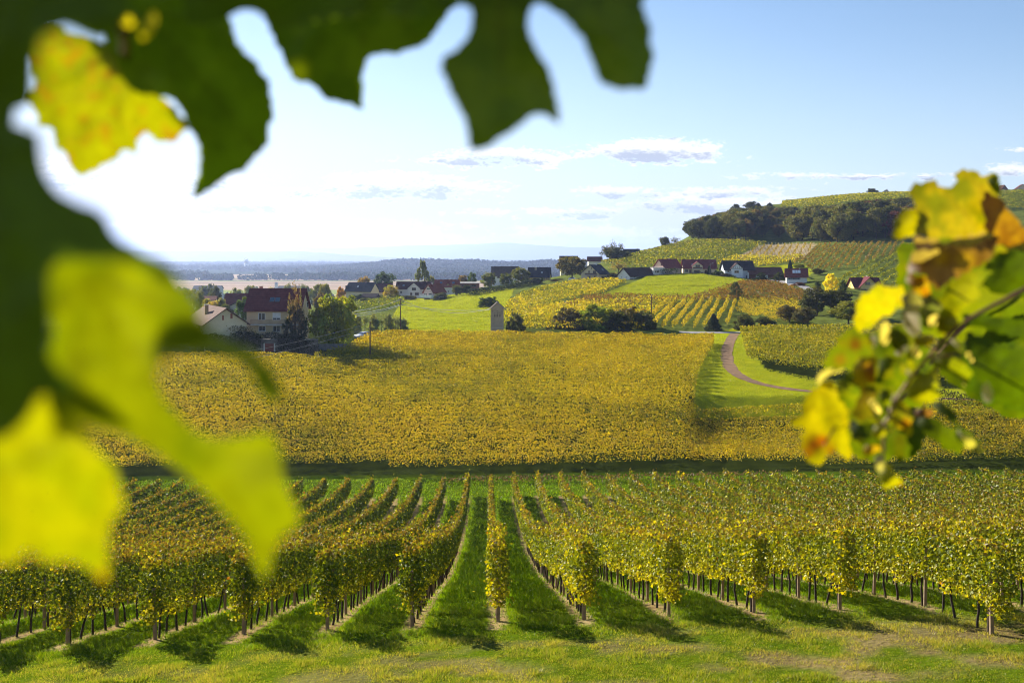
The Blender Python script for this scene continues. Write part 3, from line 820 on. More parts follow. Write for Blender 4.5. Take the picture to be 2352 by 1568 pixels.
# ------------------------------------------------------------------ trees and shrubs
def crown_mesh(kind, seed):
    """crown in a unit box: x, y in +-0.5, z 0..1"""
    rng = np.random.default_rng(seed)
    cl = []
    if kind == 'round':
        nc = 95
        for _ in range(nc):
            v = rng.normal(size=3); v /= np.linalg.norm(v)
            r = 0.43 * (0.35 + 0.65 * rng.random() ** 0.4) * (0.62 + 0.62 * vn(v[0] * 2.1 + 5, v[2] * 2.1 + v[1] * 2.4, seed))
            c = np.array([v[0] * r, v[1] * r, 0.56 + v[2] * r * 0.98])
            if c[2] < 0.14: continue
            cl.append((c, 0.06 + 0.07 * rng.random()))
    elif kind == 'tall':
        for _ in range(95):
            z = 0.06 + 0.92 * rng.random(); rad = 0.5 * math.sin(math.pi * min(1, (z * 0.86 + 0.1))) ** 0.8 * (0.5 + 0.5 * rng.random())
            a = rng.random() * 6.28
            cl.append((np.array([math.cos(a) * rad, math.sin(a) * rad, z]), 0.05 + 0.05 * rng.random()))
    elif kind == 'conifer':
        for i in range(110):
            z = 0.04 + 0.95 * (i / 110.0); rad = 0.48 * (1 - z) ** 0.85 * (0.55 + 0.45 * rng.random())
            a = i * 2.4
            cl.append((np.array([math.cos(a) * rad, math.sin(a) * rad, z]), 0.045 + 0.05 * (1 - z)))
    elif kind == 'sparse':
        for _ in range(70):
            v = rng.normal(size=3); v /= np.linalg.norm(v); r = 0.44 * (0.2 + 0.8 * rng.random())
            cl.append((np.array([v[0] * r, v[1] * r, 0.55 + v[2] * r]), 0.05 + 0.06 * rng.random()))
    elif kind == 'shrub':
        for _ in range(80):
            v = rng.normal(size=3); v /= np.linalg.norm(v); v[2] = abs(v[2]) * (1 if rng.random() < 0.85 else -0.3)
            r = 0.44 * (0.4 + 0.6 * rng.random() ** 0.5) * (0.8 + 0.4 * vn(v[0] * 2 + 9, v[2] * 2 + v[1] * 2, seed))
            cl.append((np.array([v[0] * r, v[1] * r, 0.08 + v[2] * r * 1.9]), 0.07 + 0.07 * rng.random()))
    P = []; O = []; Cc = []
    per = {'round': 62, 'tall': 50, 'conifer': 45, 'sparse': 26, 'shrub': 55}[kind]
    for c, r in cl:
        v = rng.normal(size=(per, 3)); v /= np.linalg.norm(v, axis=1)[:, None]
        P.append(c + v * r * (0.45 + 0.6 * rng.random((per, 1))))
        O.append(v * 0.9)
        b = 0.8 + 0.45 * rng.random()
        hue = rng.normal() * 0.10
        cc = np.array([1 + hue, 1.0, 1 - hue]) * b
        Cc.append(cc * (0.7 + 0.6 * rng.random((per, 1))))
    P = np.concatenate(P); O = np.concatenate(O); Cc = np.concatenate(Cc)
    s = {'round': 0.042, 'tall': 0.05, 'conifer': 0.05, 'sparse': 0.032, 'shrub': 0.055}[kind]
    V, T = cards(P, s * (0.6 + 0.8 * rng.random(len(P))), rng, up=0.3, out=O)
    me = tri_mesh('crown', V, T, np.repeat(Cc, 2, 0)); me.materials.append(MAT_TREE)
    return me


def trunk_mesh(kind, seed):
    rng = np.random.default_rng(seed)
    top = {'round': 0.55, 'tall': 0.9, 'conifer': 0.95, 'sparse': 0.75, 'shrub': 0.4}[kind]
    parts = [cyl((0, 0, -0.06), (0.02 * rng.normal(), 0.02 * rng.normal(), top), 0.028 if kind != 'shrub' else 0.02, 0.008, 7, 0.012, rng, 6)]
    for i in range(6 if kind in ('round', 'sparse', 'shrub') else 3):
        a = i * 1.05 + rng.random(); z = 0.18 + 0.3 * rng.random()
        parts.append(cyl((0, 0, z * top / 0.6), (0.28 * math.cos(a), 0.28 * math.sin(a), z + 0.25 + 0.15 * rng.random()), 0.013, 0.004, 5, 0.015, rng, 4))
    V, T = merge(parts)
    me = tri_mesh('trunk', V, T); me.materials.append(MAT_TRUNK)
    return me


PROTO = {}
for kd, nv in (('round', 5), ('tall', 2), ('conifer', 2), ('sparse', 3), ('shrub', 4)):
    PROTO[kd] = [(crown_mesh(kd, 900 + i * 7 + len(kd)), trunk_mesh(kd, 950 + i)) for i in range(nv)]

GREEN = (0.055, 0.085, 0.016); DARK = (0.032, 0.052, 0.014); OLIVE = (0.10, 0.11, 0.022); BROWN = (0.13, 0.095, 0.035)
YELL = (0.42, 0.33, 0.02); YGREEN = (0.17, 0.19, 0.014); ORANGE = (0.30, 0.16, 0.025); SILVER = (0.15, 0.17, 0.075); RED = (0.17, 0.035, 0.025)


def plant(name, label, kind, px, Y, top, wpx, tint, cat=None, group=None, base=None, depth=1.0, sink=0.0):
    """a tree or shrub; top = height of its tip in the picture, wpx = its width there"""
    X, Y, z = at(px, Y)
    h = max(0.8, -(top - CY) / F * Y - z + sink); w = wpx / F * Y
    root = empty(name, (X, Y, z - sink)); tag(root, label, cat or name.replace('_', ' '), group)
    cm, tm = PROTO[kind][rnd.randrange(len(PROTO[kind]))]
    lean = rnd.random() * 6.28
    cr = link('crown', cm, root); cr.scale = (w * 1.12, w * depth * 1.12, h * 1.03); cr.rotation_euler = (0, 0, lean)
    v = 1.12 + 0.3 * rnd.random()
    cr.color = (tint[0] * v, tint[1] * v, tint[2] * v, 1)
    tr = link('trunk', tm, root); tr.scale = (max(w, h * 0.5), max(w, h * 0.5), h); tr.rotation_euler = (0, 0, lean)
    return root


plant('walnut_tree', 'big yellow green tree beside the large red-roofed house', 'round', 768, 203, 670, 112, YGREEN, 'tree', sink=1.6)
plant('larch_tree', 'thin brownish tree in front of the large red-roofed house', 'sparse', 679, 196, 654, 46, (0.13, 0.09, 0.04), 'tree')
plant('larch_tree', 'dark slender conifer against the large red-roofed house facade', 'tall', 676, 197, 705, 52, (0.028, 0.036, 0.014), 'tree')
plant('round_tree', 'rounded green tree between the barn and the large house', 'round', 560, 250, 681, 36, GREEN, 'tree')
plant('garden_tree', 'dark green tree right behind the navy-roofed cream house', 'round', 880, 520, 624, 50, DARK, 'tree')
plant('garden_tree', 'orange tinted tree beside the dark tree by the navy roof', 'round', 838, 520, 634, 34, (0.20, 0.14, 0.03), 'tree')
plant('poplar_tree', 'tall poplar rising above the dark-red roofed white house', 'tall', 970, 480, 603, 29, (0.10, 0.11, 0.03), 'tree')
plant('garden_tree', 'small tree at the foot of the tall poplar', 'round', 992, 482, 632, 22, (0.13, 0.13, 0.04), 'tree')
plant('garden_shrub', 'yellow green bush left of the dark-red roofed white house', 'shrub', 897, 440, 654, 40, (0.26, 0.23, 0.02), 'shrub')
plant('willow_tree', 'pale willow left of the navy-roofed cream house', 'round', 746, 380, 648, 30, (0.16, 0.16, 0.03), 'tree')
plant('garden_tree', 'orange brown shrub at the left gable of the navy-roofed house', 'round', 783, 410, 660, 22, ORANGE, 'tree')
plant('garden_tree', 'olive tree between the long shed and the brown-roofed house', 'round', 1122, 450, 625, 36, OLIVE, 'tree')
plant('garden_tree', 'dark tree left of the bigger tree by the yellow house', 'round', 1162, 450, 627, 32, (0.07, 0.085, 0.02), 'tree')
plant('garden_tree', 'large olive tree touching the yellow house', 'round', 1197, 440, 613, 44, (0.085, 0.092, 0.02), 'tree')
plant('garden_tree', 'green tree peeking over the long shed roof', 'round', 1084, 500, 626, 24, GREEN, 'tree')
plant('garden_tree', 'brownish tree over the left end of the shed roof', 'round', 1064, 505, 630, 24, BROWN, 'tree')
plant('chestnut_tree', 'broad round brownish tree between the yellow and cream houses', 'round', 1314, 435, 587, 74, (0.085, 0.075, 0.02), 'tree')
plant('skyline_tree', 'bushy tree on the crest beside the small dark-roofed house', 'sparse', 1405, 500, 553, 56, (0.075, 0.075, 0.03), 'tree')
plant('skyline_tree', 'dense lower tree on the crest beside the small dark-roofed house', 'round', 1412, 505, 566, 66, (0.04, 0.05, 0.018), 'tree')
plant('meadow_bush', 'dark round bush on the meadow above the stone tower', 'shrub', 1122, 330, 676, 46, DARK, 'shrub')
plant('bare_tree', 'thin yellowish tree behind the white barn', 'sparse', 1420, 430, 598, 50, (0.22, 0.17, 0.05), 'tree')
plant('roadside_bush', 'big yellow green bush left of the utility pole', 'shrub', 1378, 243, 688, 96, (0.14, 0.17, 0.014), 'shrub', sink=1.0)
plant('roadside_bush', 'brownish bush at the left end of the bush clump', 'shrub', 1308, 245, 710, 88, (0.085, 0.075, 0.028), 'shrub', sink=0.8)
plant('roadside_bush', 'orange topped bush in the middle of the bush clump', 'shrub', 1446, 248, 694, 76, (0.18, 0.14, 0.02), 'shrub', sink=0.8)
plant('roadside_bush', 'dark olive bush at the right end of the bush clump', 'shrub', 1480, 245, 704, 64, (0.07, 0.075, 0.02), 'shrub', sink=0.8)
plant('roadside_bush', 'shaded bush in front of the yellow green bush', 'shrub', 1420, 240, 716, 76, (0.045, 0.055, 0.014), 'shrub', sink=0.5)
plant('tower_bush', 'grey green bush right of the stone tower', 'shrub', 1187, 231, 720, 48, (0.075, 0.08, 0.03), 'shrub', sink=0.5)
plant('lone_tree', 'lone small tree standing in the brown vineyard', 'tall', 1690, 312, 650, 27, (0.065, 0.07, 0.022), 'tree')
plant('juniper_bush', 'dark bluish conifer bush at the lane junction', 'conifer', 1639, 242, 722, 42, (0.035, 0.045, 0.03), 'shrub')
plant('roadside_bush', 'dark round bush right of the lane junction', 'shrub', 1712, 244, 721, 52, (0.05, 0.055, 0.016), 'shrub', sink=0.4)
plant('roadside_bush', 'low dark hedge-like bush further right of the lane junction', 'shrub', 1756, 246, 727, 62, (0.035, 0.045, 0.014), 'shrub', sink=0.4)
plant('oak_tree', 'big dark tree right of the golden rows', 'round', 1876, 275, 659, 84, (0.045, 0.047, 0.014), 'tree')
plant('oak_tree', 'dark tree partly behind the yellow leaves on the right', 'round', 1928, 278, 664, 66, (0.04, 0.045, 0.015), 'tree')
plant('oak_tree', 'brownish tree below the big dark tree', 'round', 1812, 258, 702, 60, (0.10, 0.08, 0.028), 'tree')
plant('oak_tree', 'low brown shrub tree beside the golden rows', 'round', 1846, 252, 706, 52, (0.085, 0.075, 0.03), 'tree')
plant('garden_tree', 'yellow green tree behind the lit yellow leaf', 'round', 1950, 254, 690, 86, (0.12, 0.125, 0.02), 'tree')
plant('garden_tree', 'green tree under the yellow house terrace', 'round', 1990, 262, 694, 80, (0.075, 0.09, 0.022), 'tree')
plant('yellow_tree', 'bright yellow autumn tree left of the yellow house', 'tall', 1909, 330, 631, 31, (0.72, 0.53, 0.02), 'tree')
plant('clipped_bush', 'clipped round bush right of the bright yellow tree', 'shrub', 1936, 335, 644, 17, (0.035, 0.055, 0.014), 'shrub')
plant('clipped_bush', 'clipped round bush left of the bright yellow tree', 'shrub', 1878, 345, 642, 14, (0.045, 0.065, 0.016), 'shrub')
plant('garden_tree', 'dark tree right of the house with white skylights', 'round', 1880, 395, 617, 34, (0.045, 0.045, 0.018), 'tree')
plant('garden_tree', 'reddish shrub below the house with white skylights', 'shrub', 1836, 360, 648, 34, (0.10, 0.045, 0.03), 'shrub')
plant('garden_tree', 'olive tree behind the house with white skylights', 'round', 1836, 425, 607, 28, OLIVE, 'tree')
plant('spruce_tree', 'dark spruce behind the house with white skylights', 'conifer', 1815, 420, 597, 16, (0.022, 0.034, 0.018), 'tree')
plant('spruce_tree', 'narrow dark conifer at the corner of the plum-roofed house', 'conifer', 1629, 408, 611, 14, (0.02, 0.035, 0.014), 'tree')
plant('clipped_bush', 'wide rounded hedge bush left of the half-timbered house', 'shrub', 1652, 404, 618, 36, (0.03, 0.048, 0.014), 'shrub')
plant('garden_shrub', 'dark shrub in front of the half-timbered house stairs', 'shrub', 1668, 398, 628, 30, (0.045, 0.04, 0.018), 'shrub')
plant('garden_shrub', 'dark shrub against the brown-roofed barn wall', 'shrub', 1748, 390, 627, 28, (0.025, 0.038, 0.012), 'shrub')
plant('garden_shrub', 'dark shrub at the right end of the brown-roofed barn', 'shrub', 1790, 388, 626, 32, (0.04, 0.05, 0.02), 'shrub')
plant('garden_shrub', 'shrub beside the pink house', 'shrub', 1012, 410, 668, 32, (0.05, 0.06, 0.022), 'shrub')
plant('garden_tree', 'grey green tree at the white wall of the red-roofed house', 'round', 1050, 428, 654, 26, (0.075, 0.085, 0.03), 'tree')
plant('garden_tree', 'dark round tree at the left end of the long hedge', 'round', 1072, 425, 653, 22, (0.03, 0.04, 0.014), 'tree')
plant('garden_shrub', 'shrubs under the white gable', 'shrub', 940, 425, 676, 40, (0.07, 0.07, 0.03), 'shrub')
plant('garden_shrub', 'ivy covered shrub below the navy-roofed cream house', 'shrub', 822, 425, 672, 40, (0.03, 0.045, 0.014), 'shrub')
plant('garden_shrub', 'round topiary bush below the navy-roofed cream house', 'shrub', 834, 400, 683, 22, (0.045, 0.06, 0.018), 'shrub')
plant('garden_shrub', 'dark shrub left of the cream house balcony', 'shrub', 1345, 412, 640, 50, (0.03, 0.035, 0.014), 'shrub')
plant('garden_shrub', 'dark shrub between the cream house and the white barn', 'shrub', 1408, 412, 627, 30, (0.03, 0.03, 0.014), 'shrub')
plant('garden_shrub', 'brown shrubs right of the yellow house plinth', 'shrub', 1282, 440, 651, 44, (0.075, 0.055, 0.03), 'shrub')
plant('skyline_tree', 'left tree of the pair on the slope below the wood', 'round', 1527, 560, 543, 26, (0.06, 0.065, 0.022), 'tree')
plant('skyline_tree', 'right tree of the pair on the slope below the wood', 'sparse', 1550, 562, 543, 26, (0.08, 0.08, 0.035), 'tree')
plant('hilltop_tree', 'round dark tree standing alone on the hilltop', 'round', 2004, 745, 432, 27, (0.045, 0.05, 0.025), 'tree')
for i, px in enumerate((818, 838, 858, 876, 893, 908, 922)):
    plant('willow_shrub', 'silvery feathery shrub in the row along the vineyard edge', 'sparse' if i % 2 else 'shrub', px, 238 + i * 2.0, 712 + 5 * rnd.random() + i * 1.5, 30, SILVER, 'shrub', 'silvery shrubs along the vineyard edge')
for i, (px, Y, top, w, tint) in enumerate([(455, 330, 668, 34, OLIVE), (474, 300, 683, 26, (0.17, 0.17, 0.03)), (492, 420, 661, 40, (0.055, 0.06, 0.02)), (508, 295, 681, 24, (0.17, 0.18, 0.06)),
                                           (490, 292, 690, 36, (0.27, 0.21, 0.03)), (530, 320, 690, 22, (0.25, 0.2, 0.03)), (430, 380, 660, 50, OLIVE), (548, 430, 664, 40, (0.09, 0.10, 0.035)),
                                           (590, 420, 662, 30, (0.15, 0.15, 0.03)), (620, 440, 660, 34, (0.2, 0.19, 0.03)), (735, 330, 672, 30, BROWN), (728, 480, 655, 34, OLIVE), (572, 520, 652, 40, (0.10, 0.11, 0.05)),
                                           (660, 560, 650, 30, (0.11, 0.12, 0.06)), (700, 600, 652, 40, (0.10, 0.11, 0.06)), (470, 600, 655, 60, (0.08, 0.09, 0.045)), (410, 500, 668, 60, (0.08, 0.09, 0.04)),
                                           (520, 260, 700, 34, OLIVE), (600, 300, 700, 30, OLIVE)]):
    plant('garden_tree', 'autumn garden tree in the hollow left of the large red-roofed house', 'round', px, Y, top, w, tint, 'tree', 'garden trees in the hollow')

# the wood on the hill, tree by tree
wr = np.random.default_rng(333)
WOOD = [(1586, 552), (1592, 520), (1630, 500), (1690, 488), (1760, 474), (1800, 474), (1860, 480), (1900, 462), (1990, 455), (2100, 450), (2200, 460), (2200, 558), (2090, 558), (1870, 558), (1760, 545), (1700, 553)]
cand = []
for _ in range(4000):
    Y = 505 + 225 * wr.random(); px = 1586 + 600 * wr.random()
    X = (px - CX) / F * Y; z = gz(X, Y); py = CY - F * z / Y
    if not inpoly(np.array([px]), np.array([py]), WOOD)[0]: continue
    if all((X - a) ** 2 + (Y - b) ** 2 > 5.8 ** 2 for a, b, _p in cand):
        cand.append((X, Y, px))
for X, Y, px in cand[:285]:
    clear = 1 if (1740 < px < 1850 and 560 < Y < 640) else 0
    h = (11 + 6 * wr.random()) * (0.5 if clear else 1.0) * (1.0 if Y < 640 else 0.72)
    w = h * (0.75 + 0.4 * wr.random())
    r = wr.random()
    tint = (0.040, 0.046, 0.015) if r < 0.42 else (0.095, 0.095, 0.022) if r < 0.78 else (0.12, 0.085, 0.032)
    if 1940 < px < 2080 and Y < 600 and r > 0.86: tint = (0.085, 0.026, 0.02)
    z = gz(X, Y)
    lim = np.interp(px, [1580, 1640, 1700, 1760, 1850, 1900, 1960, 2080, 2200], [508, 491, 477, 471, 474, 471, 463, 453, 453]) + 5 * wr.random()
    if CY - F * (z + h) / Y < lim: h = -(lim - CY) / F * Y - z
    if h < 3.0: continue
    w = min(w, h * 1.3)
    tpy = CY - F * (z + h) / Y
    plant('wood_tree', 'tree of the dark autumn wood covering the hillside', 'round', px, Y, tpy, w / Y * F, tint, 'tree', 'trees of the wood on the hill')
for i, (px, top, kd) in enumerate([(1690, 470, 'tall'), (1724, 463, 'round'), (1742, 467, 'conifer'), (1768, 466, 'conifer'), (1660, 486, 'round')]):
    plant('wood_tree', ['slim tree at the left of the tops above the wood', 'broad tree among the tops above the wood', 'left pointed conifer on the ridge above the wood',
                        'right pointed conifer on the ridge above the wood', 'low rounded tree at the upper left edge of the wood'][i], kd, px, 700, top, 22 if kd != 'round' else 34, (0.05, 0.055, 0.022), 'tree')


def hedge(name, label, pts, h, w, tint, seed, size=0.3, cat='hedge', dens=26):
    rng = np.random.default_rng(seed)
    P = np.array(pts, float); seg = np.r_[0, np.cumsum(np.hypot(*np.diff(P, axis=0).T))]
    n = int(seg[-1] * dens * h)
    t = rng.random(n) * seg[-1]; X = np.interp(t, seg, P[:, 0]); Y = np.interp(t, seg, P[:, 1])
    hn = rng.random(n) ** 0.7; top = h * (0.85 + 0.3 * vn(t / 1.5, t * 0, seed))
    off = rng.normal(size=(n, 2)) * w * 0.35
    Q = np.stack([X + off[:, 0], Y + off[:, 1], terrain(X, Y) + hn * top], 1)
    org = Q.mean(0); org[2] = Q[:, 2].min()
    col = np.array(tint) * (0.55 + 0.9 * rng.random((n, 1)))
    V, T = cards(Q - org, size * (0.6 + 0.8 * rng.random(n)), rng, up=0.4)
    o = link(name, tri_mesh(name, V, T, np.repeat(col, 2, 0)), None, MAT_TREE); o.location = org
    return tag(o, label, cat)


hedge('hedge', 'long dark clipped hedge above the meadow', [at(1076, 416)[:2], at(1110, 420)[:2], at(1150, 423)[:2], at(1190, 426)[:2], at(1225, 432)[:2], at(1246, 440)[:2]], 2.8, 1.3, (0.020, 0.034, 0.008), 5, 0.34, dens=60)
hedge('hedge', 'dark bramble hedge behind the leaves on the right', [(58, 152), (66, 151), (78, 150), (92, 149)], 3.0, 1.6, (0.030, 0.030, 0.014), 6, 0.22, dens=60)
hedge('ivy_hedge', 'dark ivy on the retaining wall left of the red door', [(-62, 191.9), (-55, 191.9), (-48.4, 191.9)], 3.3, 0.7, (0.022, 0.030, 0.010), 7, 0.24, dens=90)
hedge('ivy_hedge', 'dark ivy on the retaining wall right of the red door', [(-45.3, 191.9), (-41, 192.0), (-37.6, 192.4)], 3.1, 0.7, (0.022, 0.030, 0.010), 17, 0.24, dens=90)
hedge('terrace_shrubs', 'dark terrace shrubs hiding the foot of the large red-roofed house', [(-53, 196.5), (-47, 196.8), (-41, 197.5)], 2.6, 1.3, (0.022, 0.030, 0.010), 18, 0.26, 'shrubs', dens=60)
hedge('pergola_vine', 'yellowing vine over the terrace between the two near houses', [(-62, 195.2), (-56, 195.2), (-51.6, 195.6)], 4.3, 1.8, (0.13, 0.11, 0.018), 8, 0.26, 'vine', dens=70)
hedge('bank_scrub', 'dry reddish scrub on the bank beyond the near rows', [(-8, 117.2), (0, 117.4), (8, 117.2), (20, 117.6), (32, 118)], 0.8, 0.8, (0.14, 0.085, 0.05), 9, 0.2, 'scrub', dens=40)
hedge('garden_hedge', 'low dark hedge along the garden of the half-timbered house', plan([(1590, 631), (1640, 632), (1665, 636), (1690, 641)]), 1.0, 0.8, (0.03, 0.045, 0.014), 12, 0.3)


# ------------------------------------------------------------------ far woods, hills and mountains
def far_wood(name, label, n, seed, fn, hgt, size_px, tint):
    rng = np.random.default_rng(seed)
    X, Y = fn(rng, n)
    Z = terrain(X, Y); n = len(X)
    per = 30
    h = hgt * (0.7 + 0.6 * rng.random(n)); w = h * (0.85 + 0.5 * rng.random(n))
    v = rng.normal(size=(n, per, 3)); v /= np.linalg.norm(v, axis=2)[..., None]
    r = (0.35 + 0.65 * rng.random((n, per, 1)) ** 0.5) * 0.5
    P = np.empty((n, per, 3))
    P[..., 0] = X[:, None] + v[..., 0] * r[..., 0] * w[:, None]
    P[..., 1] = Y[:, None] + v[..., 1] * r[..., 0] * w[:, None]
    P[..., 2] = Z[:, None] + h[:, None] * (0.48 + v[..., 2] * r[..., 0])
    S = np.repeat(w * 0.34, per) * (0.7 + 0.6 * rng.random(n * per))
    t = np.array(tint) * (0.6 + 0.8 * rng.random((n, 1))) * np.array([1, 1, 1]) + np.array([0.03, 0.015, 0]) * (rng.random((n, 1)) > 0.85)
    V, T = cards(P.reshape(-1, 3), S, rng, up=0.2, out=v.reshape(-1, 3) * 1.2, aspect=0.5)
    o = link(name, tri_mesh(name, V, T, np.repeat(np.repeat(t, per, 0), 2, 0)), None, MAT_FAR)
    return tag(o, label, 'woodland', None, 'stuff')


def ridge_pts(rng, n):
    Y = 3300 + 1100 * rng.random(n * 3); px = 640 + 1000 * rng.random(n * 3)
    edge = 690 + 60 * (4300 - Y) / 900
    ok = px > edge; Y = Y[ok][:n]; px = px[ok][:n]
    return (px - CX) / F * Y, Y


def band_pts(rng, n):
    Y = 2480 * (9000 / 2480) ** (rng.random(n * 3)); px = 200 + 1200 * rng.random(n * 3); X = (px - CX) / F * Y
    m = fbm(X / 700.0, Y / 500.0, 44)
    ok = (m > np.interp(Y, [2400, 2700, 3200, 4500, 9000], [0.44, 0.42, 0.5, 0.42, 0.3])) & ~((px > 700) & (Y > 3300) & (Y < 4800))
    ok |= (np.abs(Y - 2560) < 40) & (px > 610) & (px < 900)
    return X[ok][:n], Y[ok][:n]


def mid_pts(rng, n):
    Y = 700 + 900 * rng.random(n * 3); px = 300 + 1000 * rng.random(n * 3); X = (px - CX) / F * Y
    m = fbm(X / 120.0, Y / 90.0, 45)
    ok = m > 0.60
    return X[ok][:n], Y[ok][:n]


far_wood('forest', 'blue green wooded ridge beyond the village', 6500, 201, ridge_pts, 15, 0, (0.016, 0.028, 0.012))
far_wood('forest', 'bands of far woodland across the plain', 5600, 202, band_pts, 15, 0, (0.016, 0.028, 0.012))
far_wood('forest', 'scattered trees at the near edge of the plain', 320, 203, mid_pts, 9, 0, (0.06, 0.075, 0.028))


def mountains(name, px0, px1, Y0, prof, depth, seed, rough):
    """a chain of hills with a front and a back slope; prof = (px, py) skyline"""
    xs = np.linspace(px0, px1, 260); pp = np.array(prof, float)
    zs = -(np.interp(xs, pp[:, 0], pp[:, 1]) - CY) / F * Y0
    zs = zs + rough * (fbm(xs / 38.0, xs * 0, seed, 5) - 0.5)
    fr = np.linspace(-1, 1, 41); V = []
    for f in fr:
        Y = Y0 + f * depth
        hh = (1 - abs(f)) ** 0.9
        X = (xs - CX) / F * Y
        base = -62.0
        fold = (fbm(X / 500.0, np.full(len(X), Y / 500.0), seed + 3, 4) - 0.5) * rough * 2.0 * (1 - hh) * (abs(f) < 0.98)
        V.append(np.stack([X, np.full(len(X), Y), base + (zs - base) * hh + fold - 2], 1))
    V = np.array(V); n, m = V.shape[:2]; idx = np.arange(n * m).reshape(n, m)
    Q = np.stack([idx[:-1, :-1].ravel(), idx[:-1, 1:].ravel(), idx[1:, 1:].ravel(), idx[1:, :-1].ravel()], 1)
    o = link(name, tri_mesh(name, V.reshape(-1, 3), Q, None, smooth=True), None, M_('wooded_mountain', (0.05, 0.06, 0.035), rough=1.0, var=0.3, scale=0.01))
    o['kind'] = 'structure'
    return o


mountains('mountains', -400, 2600, 19500, [(-400, 582), (340, 574), (400, 572), (470, 566), (510, 570), (545, 574), (600, 566), (640, 564), (720, 568), (800, 570), (900, 565), (980, 562), (1060, 562), (1140, 556), (1200, 560),
                                           (1240, 562), (1300, 566), (1380, 569), (1440, 577), (1540, 586), (1700, 592), (2600, 592)], 1400, 5, 40)
mountains('hills', -400, 1000, 11800, [(-400, 580), (340, 577), (380, 575), (430, 577), (480, 575), (520, 578), (560, 579), (640, 578), (700, 576), (740, 579), (800, 584), (900, 592), (1000, 598)], 800, 6, 30)


# ------------------------------------------------------------------ small mesh builder for buildings
class MB:
    def __init__(self): self.v = []; self.f = []

    def add(self, vs, fs):
        o = len(self.v); self.v += [tuple(v) for v in vs]; self.f += [tuple(i + o for i in f) for f in fs]; return self

    def box(self, x0, x1, y0, y1, z0, z1):
        return self.add([(x0, y0, z0), (x1, y0, z0), (x1, y1, z0), (x0, y1, z0), (x0, y0, z1), (x1, y0, z1), (x1, y1, z1), (x0, y1, z1)],
                        [(3, 2, 1, 0), (4, 5, 6, 7), (0, 1, 5, 4), (1, 2, 6, 5), (2, 3, 7, 6), (3, 0, 4, 7)])

    def hexa(self, p):
        return self.add(p, [(3, 2, 1, 0), (4, 5, 6, 7), (0, 1, 5, 4), (1, 2, 6, 5), (2, 3, 7, 6), (3, 0, 4, 7)])

    def tube(self, p0, p1, r, n=8):
        V, T = cyl(p0, p1, r, r, n); return self.add(V, T)

    def build(self, name, mat, parent=None, bevel=0.0):
        me = bpy.data.meshes.new(name); me.from_pydata(self.v, [], self.f); me.update()
        if bevel:
            bm = bmesh.new(); bm.from_mesh(me); bmesh.ops.bevel(bm, geom=bm.edges[:], offset=bevel, segments=2, affect='EDGES'); bm.to_mesh(me); bm.free()
        return link(name, me, parent, mat)


